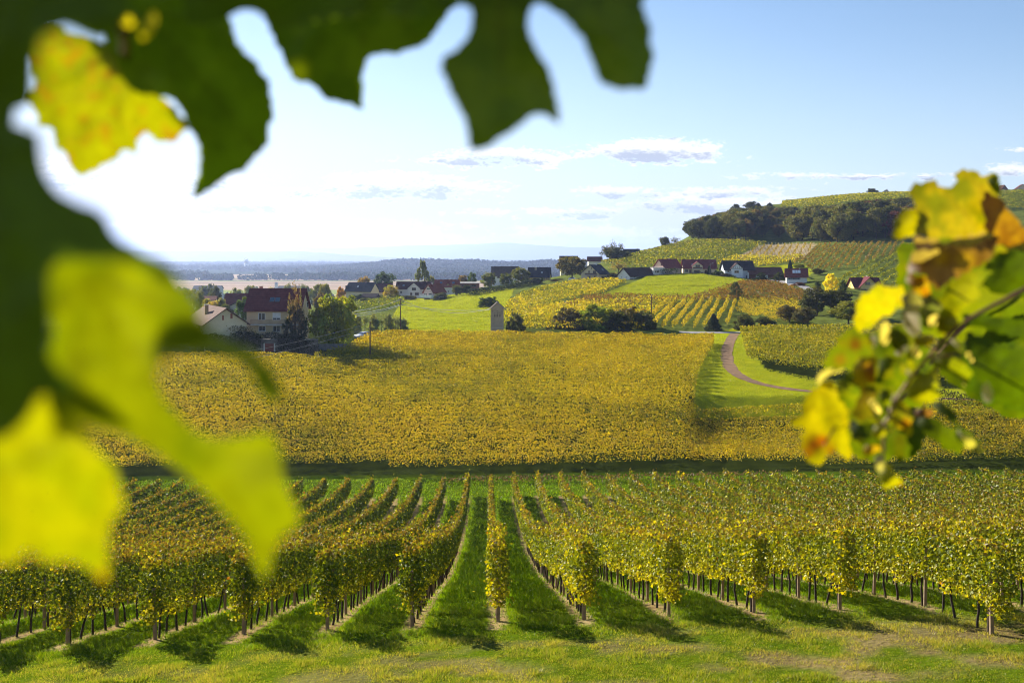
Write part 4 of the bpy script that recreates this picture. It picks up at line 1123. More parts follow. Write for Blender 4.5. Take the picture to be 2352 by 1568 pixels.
class House:
    """gabled house; local x runs along the ridge, local -y is the long front side, gables at +-x"""

    def __init__(s, name, label, px, Y, L, D, eave, ridge, rot, wall, roof, cat='house', zb=None, over=0.55, tile=0.32, group=None):
        s.X, s.Y, zg = at(px, Y); s.z0 = zg if zb is None else zb
        s.L, s.D, s.rot = L, D, R(rot)
        s.he = -(eave - CY) / F * Y - s.z0; s.hr = -(ridge - CY) / F * Y - s.z0
        s.root = empty(name, (s.X, s.Y, s.z0), s.rot); tag(s.root, label, cat, group)
        s.wallc, s.roofc, s.over = wall, roof, over
        hl, hd, he, hr = L / 2, D / 2, s.he, s.hr
        m = MB()
        v = [(-hl, -hd, -2.5), (hl, -hd, -2.5), (hl, hd, -2.5), (-hl, hd, -2.5), (-hl, -hd, he), (hl, -hd, he), (hl, hd, he), (-hl, hd, he), (-hl, 0, hr - 0.12), (hl, 0, hr - 0.12)]
        m.add(v, [(0, 1, 5, 4), (2, 3, 7, 6), (1, 2, 6, 9, 5), (3, 0, 4, 8, 7), (4, 5, 9, 8), (6, 7, 8, 9), (3, 2, 1, 0)])
        s.wall = m.build('wall', M_('plaster', wall, rough=0.9, var=0.07, scale=0.8), s.root)
        s.roofmat = M_('roof_tiles', roof, rough=0.9, var=0.25, scale=1.3, stripes=(2, tile), spec=0.08)
        s.roof = s.slabs(-hl - over, hl + over, hd + over, he - over * (hr - he) / hd, hr, 0.2).build('roof', s.roofmat, s.root)

    @staticmethod
    def slabs(x0, x1, yd, ze, zr, th):
        m = MB()
        for sg in (-1, 1):
            m.hexa([(x0, sg * yd, ze), (x1, sg * yd, ze), (x1, 0, zr), (x0, 0, zr), (x0, sg * yd, ze + th), (x1, sg * yd, ze + th), (x1, 0, zr + th), (x0, 0, zr + th)])
        return m

    def loc(s, px, py, face):
        """where the line of sight meets a face: (u, height)"""
        c, n = math.cos(s.rot), math.sin(s.rot)
        dx, dy, dz = (px - CX) / F, 1.0, -(py - CY) / F
        ox, oy = -s.X, -s.Y
        lx, ly = c * ox + n * oy, -n * ox + c * oy; ldx, ldy = c * dx + n * dy, -n * dx + c * dy
        if face == 'f': t = (-s.D / 2 - ly) / ldy
        elif face == 'l': t = (-s.L / 2 - lx) / ldx
        else: t = (s.L / 2 - lx) / ldx
        x, y, z = lx + ldx * t, ly + ldy * t, dz * t - s.z0
        return (x if face == 'f' else y), z

    def slab_on(s, face, u0, u1, z0, z1, a, b):
        """box lying on a face from a to b metres proud of it"""
        m = MB()
        if face == 'f': m.box(u0, u1, -s.D / 2 - b, -s.D / 2 - a, z0, z1)
        elif face == 'l': m.box(-s.L / 2 - b, -s.L / 2 - a, u0, u1, z0, z1)
        else: m.box(s.L / 2 + a, s.L / 2 + b, u0, u1, z0, z1)
        return m

    def rect(s, face, x0, y0, x1, y1):
        a, zt = s.loc(x0, y0, face); b, zb = s.loc(x1, y1, face)
        return min(a, b), max(a, b), min(zt, zb), max(zt, zb)

    def window(s, face, x0, y0, x1, y1, frame=(0.72, 0.71, 0.68), bars=1, shutter=None, name='window', glass=None):
        u0, u1, z0, z1 = s.rect(face, x0, y0, x1, y1)
        t = 0.12
        m = MB()
        rects = [(u0, u1, z0, z0 + t), (u0, u1, z1 - t, z1), (u0, u0 + t, z0 + t, z1 - t), (u1 - t, u1, z0 + t, z1 - t)]
        for i in range(bars):
            c = u0 + (u1 - u0) * (i + 1) / (bars + 1); rects.append((c - t * 0.35, c + t * 0.35, z0 + t, z1 - t))
        for r in rects:
            q = s.slab_on(face, *r, -0.05, 0.06); m.add(q.v, q.f)
        f = m.build(name, M_('frame_paint', frame, rough=0.6, var=0.05), s.root)
        s.slab_on(face, u0 + t * 0.5, u1 - t * 0.5, z0 + t * 0.5, z1 - t * 0.5, -0.05, 0.025).build('pane', glass or MAT_GLASS, f)
        if shutter:
            w = (u1 - u0) * 0.42
            for a, b in ((u0 - w - 0.04, u0 - 0.04), (u1 + 0.04, u1 + w + 0.04)):
                s.slab_on(face, a, b, z0, z1, -0.02, 0.05).build('shutter', M_('shutter_paint', shutter, rough=0.7), f)
        return f

    def panel(s, face, x0, y0, x1, y1, col, name, proud=0.05, parent=None, **kw):
        u0, u1, z0, z1 = s.rect(face, x0, y0, x1, y1)
        return s.slab_on(face, u0, u1, z0, z1, -0.05, proud).build(name, M_(name, col, **kw), parent or s.root)

    def balcony(s, face, x0, y0, x1, y1, col, deep=1.3, rails=True, slab=(0.6, 0.58, 0.54)):
        u0, u1, z0, z1 = s.rect(face, x0, y0, x1, y1)
        b = s.slab_on(face, u0, u1, z0 - 0.18, z0, 0.003, deep).build('balcony', M_('concrete', slab, rough=0.9), s.root)
        m = MB()
        if rails:
            n = max(6, int((u1 - u0) / 0.22))
            for i in range(n + 1):
                u = u0 + (u1 - u0 - 0.05) * i / n
                q = s.slab_on(face, u, u + 0.05, z0 + 0.003, z1 - 0.06, deep - 0.09, deep - 0.04); m.add(q.v, q.f)
            q = s.slab_on(face, u0, u1, z1 - 0.057, z1, deep - 0.12, deep - 0.01); m.add(q.v, q.f)
        else:
            q = s.slab_on(face, u0, u1, z0 + 0.003, z1, deep - 0.1, deep - 0.01); m.add(q.v, q.f)
            for e in (u0 + 0.003, u1 - 0.083):
                q = s.slab_on(face, e, e + 0.08, z0 + 0.003, z1, 0.01, deep - 0.103); m.add(q.v, q.f)
        m.build('railing', M_('railing', col, rough=0.7), b)
        return b

    def chimney(s, u, w=0.6, up=0.9, col=(0.4, 0.2, 0.14), y=0.0, cap=True):
        zt = s.hr + up; zb = s.hr - abs(y) * (s.hr - s.he) / (s.D / 2) - 0.3
        ch = MB().box(u - w / 2, u + w / 2, y - w / 2, y + w / 2, zb, zt).build('chimney', M_('brick', col, rough=0.9), s.roof)
        if cap: MB().box(u - w / 2 - 0.08, u + w / 2 + 0.08, y - w / 2 - 0.08, y + w / 2 + 0.08, zt + 0.002, zt + 0.1).build('cap', M_('concrete', (0.5, 0.48, 0.44), rough=0.9), ch)
        return ch

    def skylight(s, f, v, w=0.8, h=1.1, col=(0.05, 0.09, 0.13), frame=(0.12, 0.12, 0.13)):
        """on the front roof slope; f along the ridge in metres, v share of the slope from the eave"""
        k = (s.hr - s.he) / (s.D / 2); ln = math.hypot(1, k)
        yc = -s.D / 2 * (1 - v); zc = s.he + (s.hr - s.he) * v + 0.2 / 1
        d = np.array([0, 1, k]) / ln; nn = np.array([0, -k, 1]) / ln; c = np.array([f, yc, zc])
        def quad(ww, hh, a, b):
            ps = []
            for lift in (a, b):
                for sx, sy in ((-1, -1), (1, -1), (1, 1), (-1, 1)):
                    ps.append(tuple(c + np.array([sx * ww / 2, 0, 0]) + d * sy * hh / 2 + nn * lift))
            return MB().hexa(ps)
        fr = quad(w + 0.14, h + 0.14, -0.1, 0.09).build('skylight', M_('skylight_frame', frame, rough=0.5), s.roof)
        quad(w, h, -0.05, 0.105).build('pane', M_('skylight_glass', col, rough=0.1, var=0.05, spec=0.7), fr)

    def wing(s, x0, x1, eave, peak, proud, wall=None, roof=None, base=None, over=0.35, wins=(), timber=None):
        """cross gable standing out of the front"""
        a, ze = s.loc(x0, eave, 'f'); b, zp = s.loc(x1, peak, 'f')
        a, b = min(a, b), max(a, b); c = (a + b) / 2; hw = (b - a) / 2
        k = (zp - ze) / hw
        yf = -s.D / 2 - proud; yb = min(0.0, -s.D / 2 + (zp - s.he) / max((s.hr - s.he) / (s.D / 2), 0.05)) + 0.3
        zlow = -2.5 if base is None else s.loc((x0 + x1) / 2, base, 'f')[1]
        v = [(a, yf, zlow), (b, yf, zlow), (b, yb, zlow), (a, yb, zlow), (a, yf, ze), (b, yf, ze), (b, yb, ze), (a, yb, ze), (c, yf, zp - 0.1), (c, yb, zp - 0.1)]
        w = MB().add(v, [(0, 1, 5, 8, 4), (1, 2, 6, 5), (3, 0, 4, 7), (2, 3, 7, 9, 6), (4, 8, 9, 7), (5, 6, 9, 8), (3, 2, 1, 0)]).build('gable_wing', M_('plaster', wall or s.wallc, rough=0.9, var=0.07, scale=0.8), s.root)
        m = MB(); th = 0.2
        for sg in (-1, 1):
            xo = c + sg * (hw + over); zo = ze - over * k
            m.hexa([(xo, yf - over, zo), (c, yf - over, zp), (c, yb, zp), (xo, yb, zo), (xo, yf - over, zo + th), (c, yf - over, zp + th), (c, yb, zp + th), (xo, yb, zo + th)])
        m.build('gable_roof', M_('roof_tiles', roof or s.roofc, rough=0.9, var=0.25, scale=1.3, stripes=(2, 0.32), spec=0.08), w)
        # openings on the wing front
        for x_0, y_0, x_1, y_1, kind in wins:
            D0 = s.D; s.D = D0 + 2 * proud
            if kind == 'window': s.window('f', x_0, y_0, x_1, y_1)
            elif kind == 'brown': s.window('f', x_0, y_0, x_1, y_1, frame=(0.22, 0.14, 0.09))
            elif kind == 'balcony': s.balcony('f', x_0, y_0, x_1, y_1, (0.14, 0.075, 0.045), 0.9, False)
            elif kind == 'garage': s.panel('f', x_0, y_0, x_1, y_1, (0.75, 0.74, 0.72), 'garage_door', stripes=(2, 0.45))
            elif kind == 'beam': s.panel('f', x_0, y_0, x_1, y_1, (0.10, 0.09, 0.085), 'timber_beam', 0.03)
            elif kind == 'door': s.panel('f', x_0, y_0, x_1, y_1, (0.2, 0.1, 0.06), 'door')
            s.D = D0
        return w


CREAM = (0.66, 0.54, 0.35); WHITE = (0.70, 0.68, 0.64); OCHRE = (0.70, 0.48, 0.15); PLUM = (0.20, 0.058, 0.055); NAVY = (0.045, 0.048, 0.062); REDR = (0.24, 0.06, 0.038)
BROWNR = (0.10, 0.062, 0.05); DKRED = (0.095, 0.04, 0.04); BRFR = (0.20, 0.13, 0.09)

# large cream house, big wine-red roof
h = House('large_house', 'large cream house with a wide wine-red roof and balcony beside the big tree', 639, 204.5, 10.6, 9.0, 707.5, 664, 0, (0.62, 0.48, 0.29), (0.135, 0.036, 0.036), tile=0.36)
h.window('f', 593, 718, 609.5, 735, bars=1)
wn = h.window('f', 626, 718, 644.5, 736, bars=1); q = h.rect('f', 627, 719, 643.5, 730)
h.slab_on('f', q[0], q[1], q[2], q[3], 0.02, 0.075).build('roller_blind', M_('blind', (0.75, 0.76, 0.78), rough=0.6, stripes=(2, 0.12)), wn)
h.window('f', 626.5, 747, 644, 762); h.window('f', 594, 748, 610, 761); h.window('f', 662, 719, 674, 734); h.window('f', 664, 748, 676, 761)
h.balcony('f', 579, 733, 694, 744, (0.36, 0.22, 0.13), 1.4)
h.skylight(-0.6, 0.42); h.skylight(0.5, 0.42)
h.window('r', 704, 693, 707, 706, bars=0); h.window('r', 710, 690, 713, 703, bars=0); h.window('r', 709, 724, 713, 738, bars=0)
h.chimney(-4.0, up=0.5, y=2.0)
# barn with long tiled roof
h = House('low_barn', 'low cream barn with a long brown tiled roof left of the large house', 496, 201, 16.0, 8.2, 738, 705, -60, (0.60, 0.52, 0.36), (0.135, 0.075, 0.058), 'barn')
h.window('r', 510, 724, 514, 735, frame=(0.30, 0.10, 0.06), bars=0, glass=M_('shutter_paint', (0.22, 0.07, 0.045), rough=0.8)); h.window('r', 529, 720, 534, 731.5, frame=(0.30, 0.10, 0.06), bars=0, glass=M_('shutter_paint', (0.22, 0.07, 0.045), rough=0.8))
h.chimney(0.4, 0.7, 0.5, (0.34, 0.2, 0.12), y=-2.0)
# retaining wall with a garage door
X0 = -60.0
root = empty('retaining_wall', (-48, 192.4, -18.6)); tag(root, 'shaded garden retaining wall with a red door below the large house', 'wall')
MB().box(-13, 10.5, -0.25, 0.25, -1.5, 2.6).build('wall_body', M_('rendered_wall', (0.15, 0.13, 0.11), rough=0.95, var=0.3, scale=0.7), root)  # wall colour darkened to stand in for the shade on it
dr = MB().box(0.35, 2.05, -0.33, -0.253, -0.6, 1.75).build('door', M_('red_door', (0.20, 0.05, 0.03), rough=0.8, stripes=(0, 0.25)), root)
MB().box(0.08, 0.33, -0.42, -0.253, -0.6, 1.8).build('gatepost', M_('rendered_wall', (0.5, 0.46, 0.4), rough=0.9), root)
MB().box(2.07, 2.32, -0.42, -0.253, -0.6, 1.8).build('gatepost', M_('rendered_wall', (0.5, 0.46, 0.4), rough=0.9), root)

h = House('tiled_house', 'half hidden house with a dark red roof behind the round tree', 572, 300, 13, 8, 697, 675, 0, WHITE, (0.16, 0.045, 0.04)); h.chimney(2.4, up=0.3)
h.window('f', 526, 699, 532, 704)
h = House('farm_cottage', 'small red-roofed cottage seen above the barn roof', 470, 345, 7.5, 6, 688, 681, 8, WHITE, (0.17, 0.06, 0.045))
h = House('farm_cottage', 'dark gabled cottage between the barn and round tree', 556, 262, 4, 5, 702, 692, 80, (0.5, 0.46, 0.4), (0.07, 0.05, 0.05))
h = House('plain_hall', 'long low blue-grey hall far out in the hollow', 478, 900, 24, 14, 663, 656, 4, (0.45, 0.47, 0.5), (0.12, 0.13, 0.16), 'hall')
h = House('plain_hall', 'dark roofed farm hall beyond the large roof', 668, 920, 22, 12, 664, 657, -6, (0.5, 0.5, 0.52), (0.13, 0.13, 0.15), 'hall')
# navy-roofed cream house with a long red extension
h = House('navy_roof_house', 'cream house with a navy roof and shuttered gable windows', 832, 455, 13, 7.6, 667, 649, -22, CREAM, NAVY)
h.window('l', 793.5, 656, 801, 662, frame=BRFR, bars=0); h.window('l', 804.5, 656, 812, 662, frame=BRFR, bars=0); h.window('l', 790, 669, 797, 675, frame=BRFR, bars=0)
h.skylight(-1.0, 0.45, 0.7, 0.9, (0.5, 0.5, 0.5)); h.chimney(2, up=0.4)
h = House('long_farmhouse', 'long low house with a dark wine roof right of the navy roof', 873, 470, 11, 7, 668, 652, -4, CREAM, (0.085, 0.03, 0.032)); h.window('f', 866, 671, 871, 676)
h = House('garden_shed', 'dark garden shed below the navy-roofed house', 851, 425, 6, 4, 681, 675, -10, (0.12, 0.08, 0.06), (0.07, 0.05, 0.05), 'shed')
# white gable house
h = House('white_gable_house', 'white house with a wide dark brown roof and central gable', 952, 446, 15, 8, 662, 647.5, 0, WHITE, (0.085, 0.038, 0.036))
h.wing(936.5, 965.5, 662, 649, 1.2, wins=[(946, 660.5, 955.5, 667, 'brown'), (942, 672, 947, 678, 'brown'), (953, 672, 962, 678, 'brown')])
h.skylight(-4.6, 0.4, 0.8, 1.0, (0.2, 0.25, 0.3)); h.chimney(5.5, up=0.3); h.window('f', 919, 668, 924, 674)
h = House('pink_house', 'pale pink house with a bright red roof and white balcony', 998, 424, 7.6, 5.4, 669.5, 652.5, 52, (0.74, 0.55, 0.50), REDR)
h.window('l', 980.5, 661, 987.5, 665.5); h.window('l', 974, 673, 981, 678); h.window('l', 984, 673, 992, 678)
h.balcony('l', 967, 677, 996, 683.5, (0.78, 0.77, 0.76), 1.3, False); h.chimney(-1.5, up=0.4, col=(0.5, 0.4, 0.36)); h.panel('l', 975, 684, 988, 690, (0.08, 0.06, 0.05), 'terrace_door')
h = House('red_roof_house', 'white house with a broad red roof, two skylights and small dormer', 1027, 456, 10.5, 8, 657.5, 643, 0, WHITE, REDR)
h.window('f', 1028, 667, 1031.5, 671.5); h.window('f', 1046, 667, 1050, 671.5); h.skylight(-2.6, 0.5, 1.0, 1.1, (0.06, 0.12, 0.2)); h.skylight(3.0, 0.5, 1.0, 1.1, (0.06, 0.12, 0.2)); h.chimney(1.2, up=0.35)
h.wing(1022, 1035, 657.6, 651.0, -0.6, wall=(0.5, 0.42, 0.25), base=658.5, over=0.3)
h = House('long_shed', 'long flat reddish shed behind the hedge', 1077, 462, 9.6, 6, 650, 648.3, 0, (0.24, 0.10, 0.07), (0.42, 0.40, 0.37), 'shed'); h.window('f', 1060, 654, 1072, 658, frame=BRFR); h.window('f', 1082, 654, 1094, 658, frame=BRFR)
h = House('brown_roof_house', 'white house with a tall grey brown roof behind the olive trees', 1160, 500, 12.8, 9, 632, 612.5, 0, WHITE, (0.105, 0.078, 0.07))
h.window('f', 1142, 634, 1148, 639, frame=BRFR); h.window('f', 1150, 634, 1154, 639, frame=BRFR); h.wing(1176, 1192, 631, 617, 0.6, wins=[(1181.5, 622, 1185, 627, 'brown')])
h = House('yellow_house', 'bright ochre house with a black roof and chimney', 1239, 462, 9.6, 8, 634.8, 614.6, -8, OCHRE, (0.042, 0.042, 0.055))
for x in (1242, 1246, 1250, 1254): h.window('f', x, 638, x + 1.6, 641, frame=BRFR, bars=0)
h.window('l', 1219, 637, 1224, 643, frame=BRFR); h.chimney(-1.6, 0.9, 0.15, (0.36, 0.3, 0.26), y=-1.0); h.skylight(1.4, 0.4, 0.8, 0.9, (0.4, 0.42, 0.45)); h.panel('f', 1229, 648, 1262, 653, (0.6, 0.58, 0.54), 'plinth', 0.06)
# cream house with brown balcony
h = House('balcony_house', 'cream house with a navy roof and brown gable balcony', 1367, 420, 10.5, 8.2, 627.5, 608.3, 62, CREAM, (0.038, 0.042, 0.058))
h.window('l', 1349, 633.5, 1356, 639, frame=BRFR); h.window('l', 1364, 633.5, 1371.5, 639, frame=BRFR); h.window('l', 1351.5, 621.5, 1354.5, 627, frame=BRFR, bars=0); h.window('l', 1362, 621.5, 1369, 630, frame=BRFR)
h.balcony('l', 1345.5, 627, 1370.5, 631.5, (0.14, 0.085, 0.06), 1.2, False); h.panel('l', 1338, 644.5, 1377, 651, (0.42, 0.28, 0.2), 'plinth', 0.08)
h.chimney(0.5, 0.7, 0.9, (0.75, 0.74, 0.72), y=0.0); h.skylight(1.8, 0.35, 0.8, 0.9, (0.2, 0.26, 0.32)); h.window('f', 1381, 634, 1398, 640, frame=BRFR, bars=3); h.window('l', 1358, 614, 1359.5, 619, frame=BRFR, bars=0)
# white barn
h = House('white_barn', 'whitewashed barn with a long dark brown roof beside the green meadow', 1462, 404, 15.5, 6.6, 632.5, 615.6, 42, (0.72, 0.71, 0.69), (0.062, 0.04, 0.038), 'barn')
h.window('l', 1426, 635, 1429.5, 638.5); h.window('l', 1437, 635, 1440.5, 638.5); h.window('l', 1432, 619.5, 1434, 622, bars=0)
h.panel('f', 1446.5, 640, 1455, 648, (0.14, 0.10, 0.085), 'gate'); h.panel('f', 1462, 637, 1465, 644, (0.1, 0.08, 0.07), 'door'); h.window('f', 1455.5, 635, 1459, 638.5); h.window('f', 1466.5, 635, 1469.5, 638.5); h.panel('f', 1473, 633, 1482, 645, (0.2, 0.19, 0.18), 'gate')
# plum-roofed pair
h = House('plum_gable_house', 'pinkish house with a plum roof and green pergola', 1533, 416, 9.0, 7.0, 613.6, 595.5, 32, (0.62, 0.46, 0.36), PLUM)
h.panel('l', 1500, 614.5, 1527, 632, (0.70, 0.63, 0.58), 'annex_wall', 0.9); h.window('l', 1518, 605, 1522.5, 610, frame=BRFR, bars=0)
h.chimney(1.0, up=0.3)
h = House('garden_annex', 'pale flat-roofed annex at the left end of the plum roofs', 1509, 409, 4.6, 4.5, 615.5, 614.5, 10, (0.70, 0.63, 0.59), (0.5, 0.45, 0.42), 'annex', over=0.2); h.window('f', 1503, 621, 1514, 627)
hedge('pergola_vine', 'dark vine covered pergola in front of the plum-roofed house', [((1518 - CX) / F * 405, 405), ((1556 - CX) / F * 405, 405)], 2.6, 1.2, (0.03, 0.045, 0.014), 15, 0.3, 'vine', dens=46)
h = House('plum_roof_house', 'cream house with a long plum roof and wooden gable balcony', 1605, 417, 13.2, 8.0, 615, 597, -3, (0.72, 0.60, 0.40), PLUM)
h.wing(1590, 1613, 610, 601.5, 1.0, wins=[(1597.5, 608, 1608, 613.5, 'brown'), (1590.6, 613.5, 1612, 617.2, 'balcony'), (1594, 620.5, 1607.5, 626, 'brown')])
h.window('f', 1573.5, 619, 1580.5, 625, frame=BRFR); h.window('f', 1583, 619, 1588.5, 630, frame=(0.3, 0.14, 0.08)); h.window('f', 1619, 620, 1623.5, 628, frame=(0.3, 0.14, 0.08))
h.chimney(1.4, 0.9, 0.35, (0.2, 0.07, 0.06)); h.skylight(-3.0, 0.35, 0.7, 0.8, (0.3, 0.28, 0.28)); h.window('r', 1636, 608, 1639, 613, frame=BRFR, bars=0)
# half-timbered
h = House('timbered_house', 'white half-timbered house with a black roof and garage', 1693, 404, 11.6, 8.4, 618.5, 599.5, 0, (0.62, 0.64, 0.68), (0.05, 0.042, 0.05))
h.wing(1678.5, 1704.5, 616, 605, 1.4, wall=(0.66, 0.68, 0.72), roof=(0.06, 0.035, 0.035), wins=[(1687, 621.5, 1697, 627, 'brown'), (1692.5, 633, 1703, 641.5, 'garage'), (1680, 616.6, 1703.5, 617.4, 'beam')] +
       [(1680.5 + i * 4.4, 612.5, 1681.1 + i * 4.4, 616.5, 'beam') for i in range(6)])
h.window('f', 1671, 620, 1674, 626, frame=BRFR); h.panel('f', 1675, 619.5, 1677.2, 630, (0.5, 0.5, 0.5), 'door'); h.chimney(3.8, 0.6, 0.2); h.window('f', 1713, 632, 1717, 641, frame=(0.2, 0.25, 0.35))
h = House('brown_barn', 'dark timber barn with a rusty brown tiled roof', 1754, 402, 13.0, 8, 629, 614.5, 0, (0.13, 0.055, 0.04), (0.15, 0.065, 0.05), 'barn')
h.panel('f', 1736, 629.5, 1764, 640, (0.6, 0.56, 0.48), 'white_wall', 0.04); h.panel('f', 1717, 626, 1719.8, 641, (0.7, 0.7, 0.68), 'corner_post', 0.1); h.panel('f', 1722, 629, 1734, 641, (0.16, 0.06, 0.04), 'barn_door', 0.06, stripes=(0, 0.3)); h.panel('f', 1766, 630, 1778, 640, (0.17, 0.07, 0.05), 'barn_door', 0.06, stripes=(0, 0.3))
h = House('skylight_house', 'white house with a red roof and three white skylights', 1829, 374, 7.4, 6.8, 634.5, 617.5, -13, WHITE, (0.20, 0.062, 0.05))
for x in (1811.5, 1821, 1831): h.window('f', x, 637.5, x + 5, 642.5, frame=(0.2, 0.25, 0.3), shutter=(0.10, 0.14, 0.16))
for f in (-1.0, 0.0, 1.0): h.skylight(f, 0.55, 0.75, 1.6, (0.8, 0.8, 0.8), (0.5, 0.5, 0.5))
h.window('r', 1846, 628, 1849, 633, bars=0); h.chimney(1.2, 0.4, 0.25, (0.7, 0.68, 0.64))
# yellow house on the right
h = House('yellow_gable_house', 'yellow house with a plum roof and a wide front gable', 1985, 345, 9.0, 7.6, 657, 638.5, 0, (0.68, 0.50, 0.17), (0.125, 0.03, 0.036))
h.wing(1974, 2016, 657, 636.8, 1.1, wall=(0.68, 0.50, 0.19), roof=(0.125, 0.03, 0.036), over=0.7, wins=[(1987.5, 647.5, 1999, 654.5, 'brown'), (1978, 663.5, 1990, 670, 'brown'), (1995, 663.5, 2005, 670, 'brown')])
h.chimney(1.0, 0.45, 0.6, (0.75, 0.74, 0.72)); h.balcony('f', 1950, 673, 1972, 676, (0.6, 0.57, 0.53), 2.0, True); h.panel('f', 1962, 660, 1972, 676, (0.64, 0.36, 0.12), 'entrance_wall', 0.06)
# crest houses
h = House('crest_house', 'small cream house with a dark roof on the skyline crest', 1450, 545, 8.2, 6, 584.5, 572.5, -18, CREAM, (0.03, 0.034, 0.045)); h.window('f', 1451, 586, 1454, 590, frame=BRFR); h.chimney(3.4, 0.5, 0.3)
h = House('crest_house', 'dark roof rising behind the round brownish tree', 1306, 540, 9, 7, 602, 588.5, 0, CREAM, (0.06, 0.04, 0.04))
h = House('crest_house', 'wine-red roof beyond the crest left of the skyline tree', 1366, 560, 7.5, 6, 599, 590, 0, WHITE, (0.11, 0.035, 0.035))
h = House('hilltop_house', 'grey roofed house at the top of the hill vineyard', 2037, 775, 10, 9, 447, 437.5, 60, (0.5, 0.44, 0.36), (0.20, 0.17, 0.15)); h.chimney(0.5, 0.8, 0.9, (0.5, 0.45, 0.4)); h.window('l', 2033, 446, 2036, 449)
h = House('hilltop_house', 'dark steep roof on the hilltop behind the right leaves', 2302, 760, 7, 10, 446, 426, 90, (0.2, 0.12, 0.09), (0.09, 0.04, 0.035))
h = House('hilltop_house', 'cream hilltop house with a dark balcony at the right edge', 2346, 755, 9, 9, 435, 424.5, 75, CREAM, (0.10, 0.035, 0.032)); h.balcony('l', 2332, 434, 2356, 437.5, (0.12, 0.08, 0.06), 1.5, True); h.window('l', 2336, 438.5, 2342, 443, frame=BRFR); h.window('l', 2346, 438.5, 2352, 443, frame=BRFR)
h = House('hilltop_hall', 'long dark flat building on the hill skyline', 1890, 775, 9, 6, 457, 455.5, -10, (0.10, 0.09, 0.08), (0.05, 0.05, 0.055), 'hall', over=0.3)
h = House('church_tower', 'pale slim tower far out on the plain', 634.5, 1500, 4.0, 4.0, 652.5, 648.5, 0, (0.6, 0.6, 0.6), (0.45, 0.45, 0.47), 'tower', over=0.1)


# ------------------------------------------------------------------ transformer tower
def tower():
    X, Y, z = at(1142, 231)
    root = empty('transformer_tower', (X, Y, z)); tag(root, 'slim plastered tower house with a pointed gable in the golden vines', 'tower')
    w = 1.48; he = -(707 - CY) / F * Y - z; hr = -(694 - CY) / F * Y - z
    m = MB(); v = [(-w, -w, -1), (w, -w, -1), (w, w, -1), (-w, w, -1), (-w, -w, he), (w, -w, he), (w, w, he), (-w, w, he), (0, -w, hr), (0, w, hr)]
    m.add(v, [(0, 1, 5, 8, 4), (1, 2, 6, 5), (2, 3, 7, 9, 6), (3, 0, 4, 7), (4, 8, 9, 7), (5, 6, 9, 8)]).build('wall', M_('tower_plaster', (0.42, 0.34, 0.25), rough=0.92, var=0.12, scale=1.1), root)
    r = MB(); k = (hr - he) / w
    for s in (-1, 1):
        xo = s * (w + 0.42); zo = he - 0.42 * k + 0.03
        r.hexa([(xo, -w - 0.25, zo), (0, -w - 0.25, hr + 0.03), (0, w + 0.25, hr + 0.03), (xo, w + 0.25, zo), (xo, -w - 0.25, zo + 0.13), (0, -w - 0.25, hr + 0.16), (0, w + 0.25, hr + 0.16), (xo, w + 0.25, zo + 0.13)])
    ro = r.build('roof', M_('roof_tiles', (0.11, 0.06, 0.045), rough=0.8, stripes=(2, 0.25)), root)
    e = MB()
    for s in (-1, 1):
        xo = s * (w + 0.42); zo = he - 0.42 * k
        e.hexa([(xo, -w - 0.31, zo - 0.05), (0, -w - 0.31, hr - 0.02), (0, -w - 0.253, hr - 0.02), (xo, -w - 0.253, zo - 0.05), (xo, -w - 0.31, zo + 0.15), (0, -w - 0.31, hr + 0.18), (0, -w - 0.253, hr + 0.18), (xo, -w - 0.253, zo + 0.15)])
    e.build('bargeboard', M_('board', (0.42, 0.38, 0.33), rough=0.8), ro)
    MB().box(-w - 0.03, w + 0.03, -w - 0.05, -w - 0.002, 1.95, 2.12).build('string_course', M_('tower_band', (0.55, 0.46, 0.35), rough=0.9), root)
    ins = M_('insulator', (0.10, 0.07, 0.06), rough=0.4)
    for i, (px, py) in enumerate([(1131, 713.5), (1142, 713), (1153, 713), (1137, 718), (1142.5, 718), (1148.5, 718)]):
        xx = (px - 1142) / F * Y; zz = -(py - CY) / F * Y - z
        MB().tube((xx, -w - 0.35, zz), (xx, -w, zz), 0.09).box(xx - 0.05, xx + 0.05, -w - 0.4, -w - 0.3, zz - 0.16, zz + 0.05).build('insulator', ins, root)
    for px in (1137, 1142, 1148.5):
        xx = (px - 1142) / F * Y; zz = -(724 - CY) / F * Y - z
        MB().box(xx - 0.10, xx + 0.10, -w - 0.03, -w - 0.002, zz - 0.28, zz + 0.28).build('vent_slot', M_('slot', (0.06, 0.05, 0.045), rough=0.9), root)
    return root


tower()


# ------------------------------------------------------------------ poles, wires, lamps, car
def pole(px, Y, top, label, cross=None, mat=None, r=0.14):
    X, Y, z = at(px, Y); h = -(top - CY) / F * Y - z
    root = empty('utility_pole', (X, Y, z)); tag(root, label, 'utility pole')
    V, T = cyl((0, 0, -0.5), (0, 0, h), r, r * 0.75, 10)
    MB().add(V, T).build('shaft', mat or M_('creosote_wood', (0.085, 0.045, 0.03), rough=0.9, var=0.25, scale=3), root)
    for i, (zz, wd) in enumerate(cross or []):
        MB().box(-wd, wd, -0.2, -r * 0.8, h - zz - 0.06, h - zz + 0.06).build('crossarm', M_('creosote_wood', (0.10, 0.06, 0.04), rough=0.9), root)
        for s in (-1, 1):
            MB().tube((s * wd * 0.9, -0.15, h - zz + 0.06), (s * wd * 0.9, -0.15, h - zz + 0.26), 0.06).build('insulator', M_('porcelain', (0.6, 0.58, 0.54), rough=0.3), root)
    MB().tube((0, 0, h + 0.001), (0, 0, h + 0.18), 0.08).build('cap', M_('zinc', (0.4, 0.4, 0.4), rough=0.5), root)
    return X, Y, z + h


